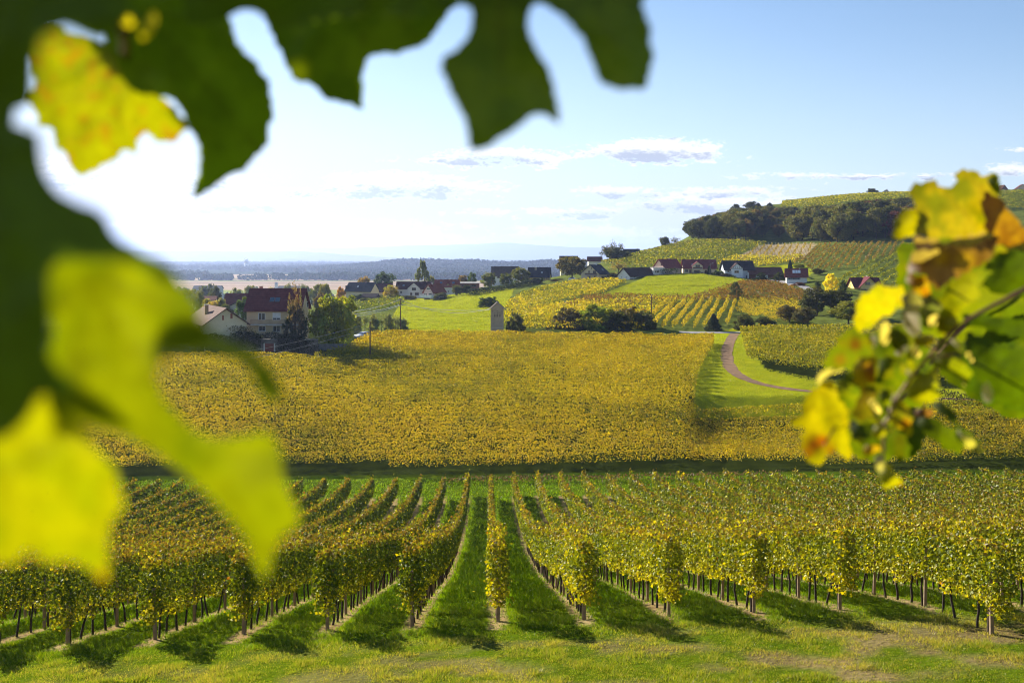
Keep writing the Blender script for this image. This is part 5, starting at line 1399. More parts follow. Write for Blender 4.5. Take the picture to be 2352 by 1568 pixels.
P1 = pole(850, 189, 738, 'reddish wooden pole standing in the golden vines near the car')
P2 = pole(920, 240, 686, 'wooden utility pole with two crossarms at the meadow edge', [(0.25, 0.5), (1.55, 0.6)])
P3 = pole(1496.5, 246, 679, 'tall wooden pole beside the roadside bush clump', [(0.5, 0.35)])


def lamp(px, Y, top, label):
    X, Y, z = at(px, Y); h = -(top - CY) / F * Y - z
    root = empty('street_lamp', (X, Y, z)); tag(root, label, 'street lamp')
    V, T = cyl((0, 0, -0.3), (0, 0, h), 0.075, 0.05, 8); MB().add(V, T).build('shaft', M_('galvanised_steel', (0.34, 0.34, 0.34), rough=0.5), root)
    V, T = cyl((0, 0, h), (0.9, -0.3, h + 0.25), 0.04, 0.035, 6); MB().add(V, T).build('arm', M_('galvanised_steel', (0.34, 0.34, 0.34), rough=0.5), root)
    MB().box(0.75, 1.35, -0.45, -0.2, h + 0.2, h + 0.34).build('lamp_head', M_('lamp_housing', (0.55, 0.54, 0.52), rough=0.5), root, 0.03)


lamp(1438, 241, 711, 'thin grey street lamp in front of the bush clump')
lamp(1631, 404, 606, 'slim street lamp at the corner of the plum-roofed house')
lamp(1814, 372, 650, 'street lamp below the house with white skylights')


def wire(label, a, b, sag, r=0.045, col=(0.72, 0.70, 0.66)):
    a = np.array(a, float); b = np.array(b, float); n = 24; parts = []
    pts = [a + (b - a) * t - np.array([0, 0, sag * 4 * t * (1 - t)]) for t in np.linspace(0, 1, n)]
    m = MB()
    for p, q in zip(pts[:-1], pts[1:]):
        V, T = cyl(p, q, r, r, 5); m.add(V, T)
    o = m.build('power_line', M_('wire', col, rough=0.4, spec=0.6), None)
    tag(o, label, 'power line')


def pt(px, py, Y):
    return ((px - CX) / F * Y, Y, -(py - CY) / F * Y)


wire('upper cable from the meadow pole to the slim tower', pt(920, 688, 240), pt(1129, 708, 230), 2.0)
wire('lower cable from the meadow pole to the slim tower', pt(924, 699, 240), pt(1129, 711, 229.6), 0.7)
wire('highest cable running left from the meadow pole', pt(920, 688, 240), pt(780, 719, 212), 0.5)
wire('middle cable running left from the meadow pole', pt(917, 700, 240), pt(780, 725, 212), 0.4)
wire('lowest cable running left from the meadow pole', pt(923, 700, 240), pt(780, 731, 211.5), 0.5)
wire('upper dark cable crossing below the big tree to the reddish pole', pt(850, 741, 189), pt(560, 808, 175), 0.4, 0.022, (0.4, 0.38, 0.35))
wire('lower dark cable crossing below the big tree to the reddish pole', pt(849, 752, 189), pt(560, 826, 172), 0.4, 0.022, (0.4, 0.38, 0.35))


def car(px, Y, rz, paint, label, name='parked_car'):
    X, Y, z = at(px, Y)
    root = empty(name, (X, Y, z + 0.0), rz); tag(root, label, 'car')
    pm = M_('car_paint', paint, rough=0.3, var=0.03, spec=0.5); gl = M_('car_glass', (0.03, 0.045, 0.08), rough=0.1, var=0.05, spec=0.7)
    # side profile, +y is the tail, -y the bonnet; extruded over the width with tucked roof
    low = [(-2.1, 0.32), (-2.15, 0.62), (-1.95, 0.80), (-0.95, 0.95), (1.85, 0.98), (2.1, 0.85), (2.12, 0.35)]
    m = MB(); n = len(low); v = []
    for x, tuck in ((-0.86, 1.0), (-0.80, 1.03), (0.80, 1.03), (0.86, 1.0)):
        v += [(x, y, zz * tuck if zz > 0.6 else zz) for y, zz in low]
    f = [tuple(range(n))[::-1], tuple(range(3 * n, 4 * n))]
    for s in range(3):
        for i in range(n): f.append((s * n + i, s * n + (i + 1) % n, (s + 1) * n + (i + 1) % n, (s + 1) * n + i))
    m.add(v, f).build('body', pm, root, 0.03)
    c = [(-0.80, -0.98, 0.955), (0.80, -0.98, 0.955), (0.80, 1.75, 0.985), (-0.80, 1.75, 0.985), (-0.62, -0.25, 1.45), (0.62, -0.25, 1.45), (0.62, 1.15, 1.47), (-0.62, 1.15, 1.47)]
    MB().hexa(c).build('cabin', pm, root, 0.03)
    def lerp(a, b, t): return tuple(np.array(a) + (np.array(b) - np.array(a)) * t)
    def glass(a, b, cc, d, off, name):
        ctr = (np.array(a) + b + cc + d) / 4; o = np.array(off)
        q = [np.array(ctr + (np.array(p) - ctr) * 0.86) for p in (a, b, cc, d)]
        MB().hexa([p - o * 0.05 for p in q] + [p + o * 0.02 for p in q]).build(name, gl, root)
    glass(c[0], c[1], c[5], c[4], (0, -0.6, 0.8), 'windscreen'); glass(c[3], c[2], c[6], c[7], (0, 0.6, 0.8), 'rear_window')
    glass(c[0], c[3], c[7], c[4], (-1, 0, 0.3), 'side_window'); glass(c[1], c[2], c[6], c[5], (1, 0, 0.3), 'side_window')
    for sx in (-1, 1):
        for sy in (-1.35, 1.35):
            V, T = cyl((sx * 0.66, sy, 0.32), (sx * 0.89, sy, 0.32), 0.32, 0.32, 18); w = MB().add(V, T).build('wheel', M_('rubber', (0.02, 0.02, 0.02), rough=0.8), root)
            V, T = cyl((sx * 0.80, sy, 0.32), (sx * 0.90, sy, 0.32), 0.19, 0.19, 14); MB().add(V, T).build('rim', M_('alloy', (0.5, 0.5, 0.5), rough=0.3, metallic=0.6), w)
        MB().box(sx * 0.62 - 0.17, sx * 0.62 + 0.17, -2.17, -2.05, 0.60, 0.74).build('headlight', M_('lens', (0.7, 0.7, 0.7), rough=0.1), root)
    MB().box(-0.84, 0.84, -2.2, -2.1, 0.34, 0.48).build('bumper', M_('bumper', (0.25, 0.24, 0.24), rough=0.6), root)
    MB().box(-0.25, 0.25, -2.225, -2.203, 0.40, 0.50).build('number_plate', M_('plate', (0.7, 0.7, 0.7), rough=0.5), root)


Xc, Yc, zc = at(833, 219)
car(834, 226.5, R(-38), (0.62, 0.66, 0.75), 'white car parked at the edge of the golden vines by the big tree')
X_, Y_, z_ = at(1318, 432)
car(1316, 430, R(80), (0.75, 0.75, 0.75), 'white car half hidden under the broad round tree')
car(2052, 752, R(90), (0.7, 0.72, 0.75), 'pale car parked on the hilltop beside the grey-roofed house')

# a fence of pale boards by the driveway, the white posts of the pale vineyard
root = empty('board_fence', pt(747, 800, 200)[:2] + (gz(-38, 198),)); tag(root, 'weathered board fence at the foot of the big tree', 'fence')
for i in range(22):
    MB().box(-4.4 + i * 0.4, -4.05 + i * 0.4, -0.04, 0.02, 0.1, 1.3 + 0.06 * rnd.random()).build('board', M_('old_board', (0.24, 0.21, 0.18), rough=0.95, var=0.25), root)
MB().box(-4.4, 4.4, 0.022, 0.08, 0.8, 0.92).build('rail', M_('old_board', (0.24, 0.21, 0.18), rough=0.95, var=0.25), root)
stake = box_mesh('stake', 0.11, 0.11, -0.3, 1.9, M_('pale_stake', (0.62, 0.55, 0.42), rough=0.9), 0)
ns = 0
for k, px0 in enumerate(np.linspace(1700, 1870, 22)):
    for t in range(7):
        py = 565 + t * 4.0; px = px0 + (24 - t * 4) * 1.5 - 20
        if not inpoly(np.array([px]), np.array([py]), [(1700, 592), (1740, 568), (1770, 564), (1872, 564), (1850, 590)])[0]: continue
        X, Y, z = ground_at(px, py, 440)
        o = link('vineyard_stake', stake); o.location = (X, Y, gz(X, Y)); tag(o, 'pale wooden stake in the leafless vineyard strip below the wood', 'stake', 'stakes of the pale vineyard')


# white smoke rising on the plain
def smoke_mat():
    m, nt, out = mat_base('white_smoke')
    d = N(nt, 'ShaderNodeBsdfDiffuse'); d.inputs['Color'].default_value = (0.9, 0.9, 0.88, 1)
    t = N(nt, 'ShaderNodeBsdfTranslucent'); t.inputs['Color'].default_value = (0.95, 0.95, 0.92, 1)
    mx = N(nt, 'ShaderNodeMixShader'); mx.inputs[0].default_value = 0.6
    nt.links.new(d.outputs[0], mx.inputs[1]); nt.links.new(t.outputs[0], mx.inputs[2]); nt.links.new(mx.outputs[0], out.inputs[0])
    return m


def smoke():
    rng = np.random.default_rng(8); bm = bmesh.new()
    for i in range(16):
        t = i / 15.0
        mtx = Matrix.Translation((rng.normal() * 3 - 3 * t, rng.normal() * 3, 10 + 30 * t)) @ Matrix.Diagonal((6 + 7 * t * rng.random(), 6 + 4 * t, 6 + 5 * rng.random(), 1))
        bmesh.ops.create_icosphere(bm, subdivisions=2, radius=1.0, matrix=mtx)
    for v in bm.verts: v.co += Vector(rng.normal(size=3) * 0.7)
    me = bpy.data.meshes.new('smoke'); bm.to_mesh(me); bm.free()
    o = link('smoke', me, None, smoke_mat()); X, Y = (567 - CX) / F * 4700, 4700
    o.location = (X, Y, gz(X, Y)); tag(o, 'small white plume of smoke rising on the far plain', 'smoke', None, 'stuff')


smoke()


# ------------------------------------------------------------------ the vine the picture is taken through
MAT_LEAF = foliage_mat('big_vine_leaf', 0.6, (1.9, 1.75, 0.25), 0.012, 0.5)
MAT_CANE = solid_mat('vine_cane', (0.16, 0.065, 0.035), 0.6, 0.3, 60.0)


def resample(pts, step):
    P = np.array(pts + [pts[0]], float)
    seg = np.r_[0, np.cumsum(np.hypot(*np.diff(P, axis=0).T))]
    n = max(12, int(seg[-1] / step)); t = np.linspace(0, seg[-1], n, endpoint=False)
    return np.stack([np.interp(t, seg, P[:, 0]), np.interp(t, seg, P[:, 1])], 1)


def grape_leaf(name, parent, pts, depth, col, label=None, tilt=(0.0, 0.0), cup=0.03, teeth=0.0, blots=(), col2=None, seed=0, veins=True, stem=None, shade=None, speck=0.0, push=0.0):
    """one leaf: a curved blade with toothed edge, folds along its veins. pts give the outline seen from the place the photograph was taken
    (2352-wide units); depth its distance in metres. shade: also hang the same leaf further along the sun's way (an added copy out of view that blocks the sun)"""
    rng = np.random.default_rng(seed + 77)
    O = resample(pts, 9.0)
    k = np.array([0.25, 0.5, 0.25])
    O = np.stack([np.convolve(np.r_[O[-1:, i], O[:, i], O[:1, i]], k, 'valid') for i in (0, 1)], 1)
    ctr = O.mean(0); ext = max(np.ptp(O[:, 0]), np.ptp(O[:, 1])) / 2
    if teeth:
        d = np.roll(O, -1, 0) - np.roll(O, 1, 0); d /= np.linalg.norm(d, axis=1)[:, None] + 1e-9
        area = np.sum(O[:, 0] * np.roll(O[:, 1], -1) - O[:, 1] * np.roll(O[:, 0], -1))
        nn = np.stack([d[:, 1], -d[:, 0]], 1) * (1 if area > 0 else -1)
        i = np.arange(len(O)); ph = (i / 4.0 + 0.3 * np.sin(i * 0.37)) % 1.0
        O = O + nn * (teeth * (ph - 0.5) * (0.6 + 0.8 * vn(i / 5.0, i * 0, seed)))[:, None]
    st = max(8.0, ext / 20)
    gx, gy = np.meshgrid(np.arange(O[:, 0].min(), O[:, 0].max(), st), np.arange(O[:, 1].min(), O[:, 1].max(), st))
    G = np.stack([gx.ravel(), gy.ravel()], 1) + rng.normal(size=(gx.size, 2)) * st * 0.15
    G = G[inpoly(G[:, 0], G[:, 1], O)]
    dm = np.min(np.hypot(G[:, None, 0] - O[None, :, 0], G[:, None, 1] - O[None, :, 1]), 1)
    G = G[dm > st * 0.45]
    allp = [Vector(p) for p in O] + [Vector(p) for p in G]
    n = len(O)
    vs, es, fs, *_ = delaunay_2d_cdt(allp, [(i, (i + 1) % n) for i in range(n)], [], 1, 1e-5)
    Q = np.array([(v.x, v.y) for v in vs]); T = np.array([f for f in fs if len(f) == 3])
    if len(T) == 0: return None
    u = (Q - ctr) / ext
    s0 = np.array(stem if stem else (ctr[0] + 0.1 * ext, O[:, 1].min()), float)
    # five veins fan out from the stalk; the blade is folded a little along each
    rel = Q - s0; ang = np.arctan2(rel[:, 0], rel[:, 1]); rad = np.hypot(rel[:, 0], rel[:, 1]) / ext
    base_a = math.atan2(ctr[0] - s0[0], ctr[1] - s0[1])
    vd = np.min([np.abs((ang - base_a - a + np.pi) % (2 * np.pi) - np.pi) for a in (-1.25, -0.62, 0, 0.62, 1.25)], 0)
    side = np.min([np.abs(((rel @ np.array([math.sin(base_a + a), math.cos(base_a + a)])) / ext * 7 + 40 * a) % 1.0 - 0.5) for a in (-0.62, 0.62)], 0)
    D = depth * (1 + tilt[0] * u[:, 0] + tilt[1] * u[:, 1])
    size = depth * ext / F
    D = D + cup * (u[:, 0] ** 2 + u[:, 1] ** 2) * depth + 0.10 * size * np.minimum(vd, 0.4) + 0.30 * size * (fbm(u[:, 0] * 1.6 + seed, u[:, 1] * 1.6, seed, 3) - 0.5)
    V = np.stack([(Q[:, 0] - CX) / F * D, D, -(Q[:, 1] - CY) / F * D], 1)
    c = np.tile(np.array(col, float), (len(Q), 1))
    nz = fbm(u[:, 0] * 3 + seed * 1.3, u[:, 1] * 3, seed + 2, 4)[:, None]
    if col2 is not None:
        m = np.clip((nz - 0.42) * 4, 0, 1); c = c * (1 - m) + np.array(col2) * m
    c = c * (0.82 + 0.36 * fbm(u[:, 0] * 9, u[:, 1] * 9, seed + 4, 3))[:, None]
    if speck:
        sp = np.clip((vn(u[:, 0] * 11, u[:, 1] * 11, seed + 8) - 0.62) * 6, 0, 1)[:, None] * speck
        c = c * (1 - sp) + np.array((0.15, 0.085, 0.008)) * sp
    if veins:
        vw = np.clip(1 - vd * np.maximum(rad, 0.05) / 0.03, 0, 1)[:, None] * 0.55
        sd = np.clip(1 - side / 0.10, 0, 1)[:, None] * 0.22
        c = c * (1 - vw - sd * (1 - vw) + (vw + sd * (1 - vw)) * np.array((0.62, 0.50, 0.5)))
    for bx, by, br, bc in blots:
        w = np.clip(1.3 - np.hypot(Q[:, 0] - bx, Q[:, 1] - by) / br * (0.7 + 0.6 * nz[:, 0]), 0, 1)[:, None]
        c = c * (1 - w) + np.array(bc) * w
    org = V.mean(0)
    o = link(name, tri_mesh(name, V - org, T, c, 'POINT', True), parent, MAT_LEAF)
    o.location = Vector(org) - (parent.location if parent else Vector())
    if label: o['label'] = label
    if shade:  # unseen copy added up the sun line to keep the leaf dark
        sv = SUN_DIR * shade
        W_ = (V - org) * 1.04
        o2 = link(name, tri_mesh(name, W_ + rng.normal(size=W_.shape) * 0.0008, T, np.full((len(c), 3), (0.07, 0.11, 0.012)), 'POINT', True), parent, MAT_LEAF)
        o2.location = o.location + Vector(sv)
    return o


def cane(name, parent, pts, r0, r1, mat=MAT_CANE):
    """pts = (px, py, depth)"""
    P = np.array([pt(x, y, d) for x, y, d in pts]); seg = np.r_[0, np.cumsum(np.linalg.norm(np.diff(P, axis=0), axis=1))]
    t = np.linspace(0, seg[-1], 22); S = np.stack([np.interp(t, seg, P[:, i]) for i in range(3)], 1)
    kk = np.array([0.25, 0.5, 0.25])
    for _ in range(2): S[1:-1] = 0.25 * S[:-2] + 0.5 * S[1:-1] + 0.25 * S[2:]
    org = S.mean(0); m = MB(); rr = np.linspace(r0, r1, 22)
    for i in range(21):
        b = 1.0 + (0.35 if i % 6 == 0 else 0)
        V, T = cyl(S[i] - org, S[i + 1] - org, rr[i] * b, rr[i + 1], 8); m.add(V, T)
    o = m.build(name, mat, parent); o.location = Vector(org) - parent.location
    return o


DG = (0.055, 0.095, 0.006); LG = (0.16, 0.26, 0.008); YG = (0.38, 0.42, 0.010); YL = (0.62, 0.50, 0.015); DRY = (0.30, 0.17, 0.11); PALE = (0.62, 0.55, 0.40); ORG = (0.48, 0.17, 0.012)

up = empty('vine_shoot', pt(300, -40, 0.465)); tag(up, 'dark shaded vine shoot hanging across the top of the view', 'grapevine')
grape_leaf('leaf', up, [(240, -90), (520, -90), (529, 39), (544, 98), (591, 149), (618, 190), (630, 256), (621, 285), (612, 336), (582, 362), (564, 389), (517, 407), (490, 431), (437, 462), (453, 410), (459, 371), (456, 327), (437, 300), (405, 230), (300, 210), (240, 90)],
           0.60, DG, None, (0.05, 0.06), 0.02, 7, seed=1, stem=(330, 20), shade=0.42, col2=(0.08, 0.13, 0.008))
grape_leaf('leaf', up, [(570, -90), (596, 0), (610, 45), (630, 89), (657, 147), (675, 187), (715, 191), (746, 227), (782, 236), (804, 240), (835, 256), (833, 214), (833, 169), (842, 134), (866, 125), (924, 122), (982, 98), (1012, 55), (1031, 27), (1060, 5), (1090, -90)],
           0.62, DG, None, (-0.04, 0.05), 0.02, 6, blots=[(684, 166, 26, (0.42, 0.42, 0.01))], seed=2, stem=(800, -60), shade=0.345, col2=(0.085, 0.13, 0.008))  # the yellow blot paints a sunlit spot onto the dark blade
grape_leaf('leaf', up, [(1060, -90), (1084, 20), (1084, 40), (1080, 76), (1058, 107), (1020, 129), (1009, 160), (1027, 187), (1035, 218), (1058, 254), (1071, 289), (1078, 346), (1098, 347), (1129, 334), (1156, 312), (1191, 294), (1209, 276), (1236, 258), (1263, 272), (1286, 286), (1283, 249), (1271, 200), (1267, 169), (1236, 120), (1214, 76), (1214, 27), (1232, 0), (1260, -90)],
           0.48, (0.065, 0.105, 0.006), None, (0.03, -0.05), 0.03, 6, seed=3, stem=(1150, -60), shade=0.3525, col2=(0.09, 0.13, 0.008))
grape_leaf('leaf', up, [(1230, -90), (1240, 0), (1272, 18), (1307, 53), (1338, 89), (1356, 134), (1378, 191), (1414, 205), (1486, 206), (1490, 178), (1503, 134), (1494, 98), (1494, 58), (1481, 27), (1474, 0), (1474, -90)],
           0.4725, (0.065, 0.105, 0.006), None, (0.06, 0.0), 0.02, 6, seed=4, stem=(1350, -60), shade=0.27, col2=(0.09, 0.13, 0.008))
grape_leaf('leaf', up, [(-160, -90), (290, -90), (300, 40), (230, 100), (150, 60), (95, 80), (78, 130), (75, 230), (62, 244), (40, 250), (30, 275), (34, 292), (0, 310), (-160, 310)],
           0.315, (0.045, 0.075, 0.006), None, (-0.04, 0.03), 0.02, 6, seed=5, stem=(60, -60), shade=0.27)
grape_leaf('leaf', up, [(86, 66), (125, 58), (155, 74), (202, 92), (238, 101), (283, 119), (291, 128), (282, 158), (309, 208), (342, 196), (371, 226), (395, 238), (416, 267), (440, 297), (425, 300), (395, 330), (357, 325), (342, 306), (324, 309), (312, 354), (279, 345), (267, 368), (232, 380), (220, 395), (202, 395), (184, 408), (166, 392), (160, 377), (146, 345), (128, 345), (122, 300), (113, 294), (86, 288), (80, 252), (56, 232), (86, 190), (74, 149), (71, 89)],
           0.615, (0.135, 0.145, 0.003), 'sunlit yellow leaf with brown specks and a jagged edge', (0.02, 0.02), 0.02, 7, seed=6, stem=(290, 120), col2=(0.10, 0.118, 0.003), speck=0.8)
cane('cane', up, [(150, -120, 0.465), (262, -20, 0.47), (284, 60, 0.48), (287, 118, 0.53), (288, 130, 0.61)], 0.0032, 0.0018, solid_mat('shaded_cane', (0.09, 0.05, 0.012), 0.6, 0.3, 50.0))
cane('cane', up, [(262, -30, 0.47), (700, -70, 0.48), (1200, -80, 0.50), (1560, -120, 0.51)], 0.0028, 0.002)
for pts_ in ([(255, 20), (275, 22), (310, 45), (312, 62), (295, 64), (268, 48), (252, 32)], [(352, 22), (362, 40), (352, 75), (330, 96), (318, 92), (325, 66)]):
    grape_leaf('bud_leaf', up, pts_, 0.435, (0.46, 0.40, 0.02), 'tiny sunlit yellow leaf beside the cane', seed=9 + len(pts_), veins=False)

grape_leaf('leaf', up, [(400, -130), (430, 60), (500, 50), (527, 40), (545, 26), (572, 22), (598, 32), (640, 70), (800, 40), (1000, 40), (1030, 24), (1058, 9), (1086, 20), (1150, 50), (1205, 30), (1226, 9), (1250, 10), (1285, 35), (1400, 50), (1468, 30), (1486, -20), (1490, -130)],
           0.52, (0.055, 0.095, 0.005), 'wide dark leaf along the top edge behind the others', (0.0, 0.02), 0.01, 4, seed=8, stem=(950, -120), shade=0.24, col2=(0.07, 0.11, 0.006))
lo = empty('vine_shoot', pt(60, 620, 0.315)); tag(lo, 'blurred vine shoot with large glowing leaves filling the left edge', 'grapevine')
grape_leaf('leaf', lo, [(-200, 250), (20, 280), (70, 298), (90, 300), (95, 350), (105, 400), (135, 441), (180, 464), (219, 478), (238, 487), (250, 508), (260, 529), (278, 548), (294, 557), (328, 575), (360, 597), (391, 616), (407, 647), (380, 650), (300, 600), (190, 596), (128, 600), (108, 640), (118, 740), (112, 820), (135, 850), (180, 880), (160, 910), (90, 905), (60, 965), (0, 1010), (-200, 1010)],
           0.2775, (0.05, 0.085, 0.006), 'dark shaded leaf at the left edge', (-0.03, 0.0), 0.02, 5, seed=11, stem=(-40, 330), shade=0.27)
grape_leaf('leaf', lo, [(92, 580), (200, 590), (300, 575), (375, 600), (396, 620), (412, 648), (438, 679), (454, 707), (463, 741), (500, 773), (440, 800), (390, 812), (364, 832), (355, 863), (366, 895), (388, 932), (407, 951), (438, 982), (485, 1007), (547, 1004), (579, 998), (620, 990), (646, 1040), (652, 1104), (673, 1154), (695, 1189), (673, 1214), (644, 1232), (626, 1280), (613, 1332), (588, 1305), (572, 1248), (532, 1192), (469, 1129), (404, 1073), (344, 1029), (282, 998), (238, 989), (170, 965), (90, 900), (70, 850), (110, 820), (125, 760), (100, 680)],
           0.3225, (0.098, 0.118, 0.0015), 'glowing yellow green leaf with a long pointed lobe', (0.03, 0.03), 0.015, 4, seed=12, stem=(200, 640), col2=(0.066, 0.09, 0.0015))
grape_leaf('leaf', lo, [(-200, 950), (10, 945), (60, 925), (110, 905), (170, 960), (200, 985), (205, 1007), (238, 1048), (272, 1079), (266, 1098), (278, 1129), (288, 1154), (266, 1186), (250, 1211), (244, 1264), (250, 1311), (238, 1341), (213, 1311), (175, 1289), (138, 1286), (103, 1295), (78, 1270), (56, 1258), (34, 1300), (0, 1290), (-200, 1310)],
           0.3075, (0.15, 0.158, 0.0015), 'bright yellow blurred leaf in the lower left corner', (0.02, 0.04), 0.015, 4, blots=[(240, 1330, 34, (0.17, 0.12, 0.003))], seed=13, stem=(-60, 960), col2=(0.12, 0.14, 0.0015))
grape_leaf('leaf', lo, [(345, 760), (400, 735), (466, 741), (500, 773), (547, 791), (594, 816), (626, 854), (652, 906), (640, 925), (612, 915), (585, 880), (575, 845), (520, 815), (440, 806), (380, 812), (352, 800)],
           0.345, (0.06, 0.085, 0.006), 'dark curled leaf edge pointing right over the golden slope', (0.05, 0.0), 0.02, 4, seed=14, stem=(350, 770), shade=0.4125)

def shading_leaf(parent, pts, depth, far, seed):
    """an unseen leaf added between the sun and the patch of blade given by pts, to shade it"""
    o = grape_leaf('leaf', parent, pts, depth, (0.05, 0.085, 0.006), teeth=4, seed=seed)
    o.location = o.location + Vector(SUN_DIR * far)  # added out of view only to throw a shadow on the blade


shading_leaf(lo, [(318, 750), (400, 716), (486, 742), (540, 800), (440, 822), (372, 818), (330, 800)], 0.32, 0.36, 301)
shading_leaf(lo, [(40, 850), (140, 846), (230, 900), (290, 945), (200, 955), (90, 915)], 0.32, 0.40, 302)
rs = empty('vine_shoot', pt(2260, 700, 1.05)); tag(rs, 'autumn vine shoot with yellow and brown leaves on the right', 'grapevine')
cA = lambda P: [(1791.6 + 0.2385 * x, 367.5 + 0.2385 * y) for x, y in P]
cB = lambda P: [(1791.6 + 0.2578 * x, 735.0 + 0.2578 * y) for x, y in P]


def rl(P, depth, col, **kw):
    kw.setdefault('teeth', 10); kw.setdefault('cup', 0.012)
    return grape_leaf('leaf', rs, P, depth, col, **kw)


rl(cA([(1240, 240), (1380, 200), (1500, 210), (1600, 260), (1690, 270), (1700, 200), (1680, 110), (1850, 90), (1920, 150), (1990, 150), (2060, 110), (2110, 170), (2080, 300), (2110, 340), (2050, 500), (2000, 740), (1700, 765), (1400, 745), (1300, 700), (1330, 550), (1280, 460), (1300, 410), (1240, 310)]), 1.06, (0.198, 0.158, 0.00475),
   seed=21, col2=(0.103, 0.111, 0.00396), label='large ragged yellow leaf at the top of the shoot', stem=cA([(1990, 760)])[0], tilt=(0.04, -0.03))
rl(cA([(1140, 500), (1290, 445), (1350, 560), (1340, 680), (1240, 745), (1080, 770), (1100, 640)]), 1.02, (0.182, 0.17, 0.00396), seed=22, label='small yellow green lobe at the upper left', stem=cA([(1350, 600)])[0])
rl(cA([(1940, 290), (2080, 330), (2200, 470), (2340, 650), (2500, 800), (2300, 850), (2150, 840), (2000, 765), (1950, 500)]), 1.10, (0.15, 0.085, 0.004), seed=23, col2=(0.10, 0.045, 0.004), label='orange brown leaf behind the top yellow leaf', stem=cA([(2150, 830)])[0], tilt=(0.05, 0))
rl(cA([(2050, 110), (2120, 170), (2140, 220), (2110, 360), (2060, 330), (2000, 210)]), 1.07, (0.092, 0.115, 0.0046), seed=43, stem=cA([(2060, 330)])[0])
rl(cA([(1270, 770), (1330, 735), (1450, 770), (1600, 790), (1800, 745), (2010, 705), (2110, 760), (2060, 900), (1950, 1000), (1800, 1080), (1600, 1200), (1480, 1260), (1400, 1110), (1280, 1080), (1210, 1110), (1240, 1000), (1300, 900)]), 1.0, (0.17, 0.101, 0.048), seed=24, col2=(0.092, 0.046, 0.0092),
   blots=[(2160, 590, 22, (0.237, 0.15, 0.00791)), (2220, 600, 24, (0.222, 0.143, 0.00791))], label='curled dry brown leaf', stem=cA([(2050, 800)])[0], tilt=(0.0, -0.05), cup=0.03)
rl(cA([(1260, 760), (1340, 725), (1460, 765), (1600, 785), (1800, 735), (2010, 695), (2060, 715), (1960, 790), (1780, 830), (1600, 830), (1440, 810), (1320, 800)]), 0.985, (0.245, 0.176, 0.128), seed=44, label='pale rolled rim of the dry brown leaf', veins=False, tilt=(0, 0.12), stem=cA([(2010, 700)])[0])
rl(cA([(1320, 860), (1420, 870), (1540, 850), (1500, 930), (1400, 960), (1330, 1000), (1260, 1090), (1210, 1090), (1250, 980)]), 0.98, (0.256, 0.192, 0.144), seed=45, veins=False, tilt=(0, 0.1), stem=cA([(1540, 850)])[0])
rl(cA([(1950, 1040), (2080, 900), (2200, 850), (2350, 815), (2550, 900), (2550, 1350), (2200, 1310), (2000, 1260), (1900, 1160)]), 1.12, (0.034, 0.055, 0.0015), seed=25, col2=(0.035, 0.06, 0.002), label='broad dark green leaf at the right edge', stem=cA([(2400, 850)])[0])  # deep green stands in for shade on this leaf
rl(cA([(1900, 900), (2080, 830), (2350, 800), (2550, 820), (2500, 900), (2200, 860), (2080, 910), (1950, 1030), (1880, 1060)]), 1.08, (0.166, 0.166, 0.00396), seed=46, stem=cA([(2300, 820)])[0])
rl(cA([(740, 1330), (880, 1230), (1010, 1195), (1090, 1230), (1190, 1215), (1225, 1330), (1160, 1420), (1000, 1510), (900, 1590), (800, 1640), (720, 1700), (705, 1600), (722, 1480)]), 1.04, (0.23, 0.206, 0.00396), seed=26, col2=(0.174, 0.178, 0.00396), label='large clear yellow leaf at the left of the shoot', stem=cA([(1225, 1330)])[0], tilt=(0.03, 0.02))
rl(cA([(1200, 1080), (1320, 1100), (1420, 1120), (1480, 1260), (1420, 1330), (1300, 1290), (1240, 1200)]), 1.01, (0.198, 0.134, 0.00791), seed=47, col2=(0.166, 0.0633, 0.00475), stem=cA([(1400, 1110)])[0])
rl(cA([(1480, 1400), (1560, 1290), (1650, 1150), (1800, 1080), (2000, 1050), (2050, 1080), (1900, 1200), (1950, 1330), (1800, 1400), (1700, 1520), (1580, 1560)]), 1.03, (0.143, 0.15, 0.00396), seed=27, col2=(0.0828, 0.11, 0.00368), stem=cA([(1950, 1300)])[0])
rl(cA([(1200, 1240), (1330, 1260), (1370, 1400), (1330, 1560), (1250, 1640), (1180, 1520)]), 1.0, (0.213, 0.203, 0.16), seed=28, col2=(0.117, 0.117, 0.0853), veins=False, label='pale grey leaf underside left of the cane', stem=cA([(1330, 1260)])[0])
rl(cA([(1380, 1280), (1490, 1300), (1560, 1400), (1520, 1560), (1400, 1640), (1350, 1480)]), 1.01, (0.0806, 0.105, 0.0434), seed=29, col2=(0.107, 0.117, 0.08), stem=cA([(1560, 1400)])[0])
rl(cB([(480, 210), (560, 100), (680, 70), (780, 130), (830, 200), (820, 330), (700, 420), (560, 445), (420, 455), (370, 420), (420, 300), (455, 260)]), 1.0, (0.0644, 0.0874, 0.0046), seed=30, col2=(0.0869, 0.0869, 0.00475), blots=[(1964, 790, 16, (0.0644, 0.0276, 0.0092)), (1930, 826, 14, (0.092, 0.0552, 0.0092))], label='green leaf with brown spots', stem=cB([(830, 200)])[0], tilt=(0.03, 0))
rl(cB([(670, 370), (760, 305), (850, 330), (875, 420), (830, 560), (700, 610), (650, 520)]), 0.96, (0.245, 0.198, 0.00475), seed=31, blots=[(2000, 850, 22, (0.15, 0.0554, 0.00593)), (2006, 870, 16, (0.166, 0.0633, 0.00593))], label='yellow leaf with an orange brown corner', stem=cB([(870, 400)])[0])
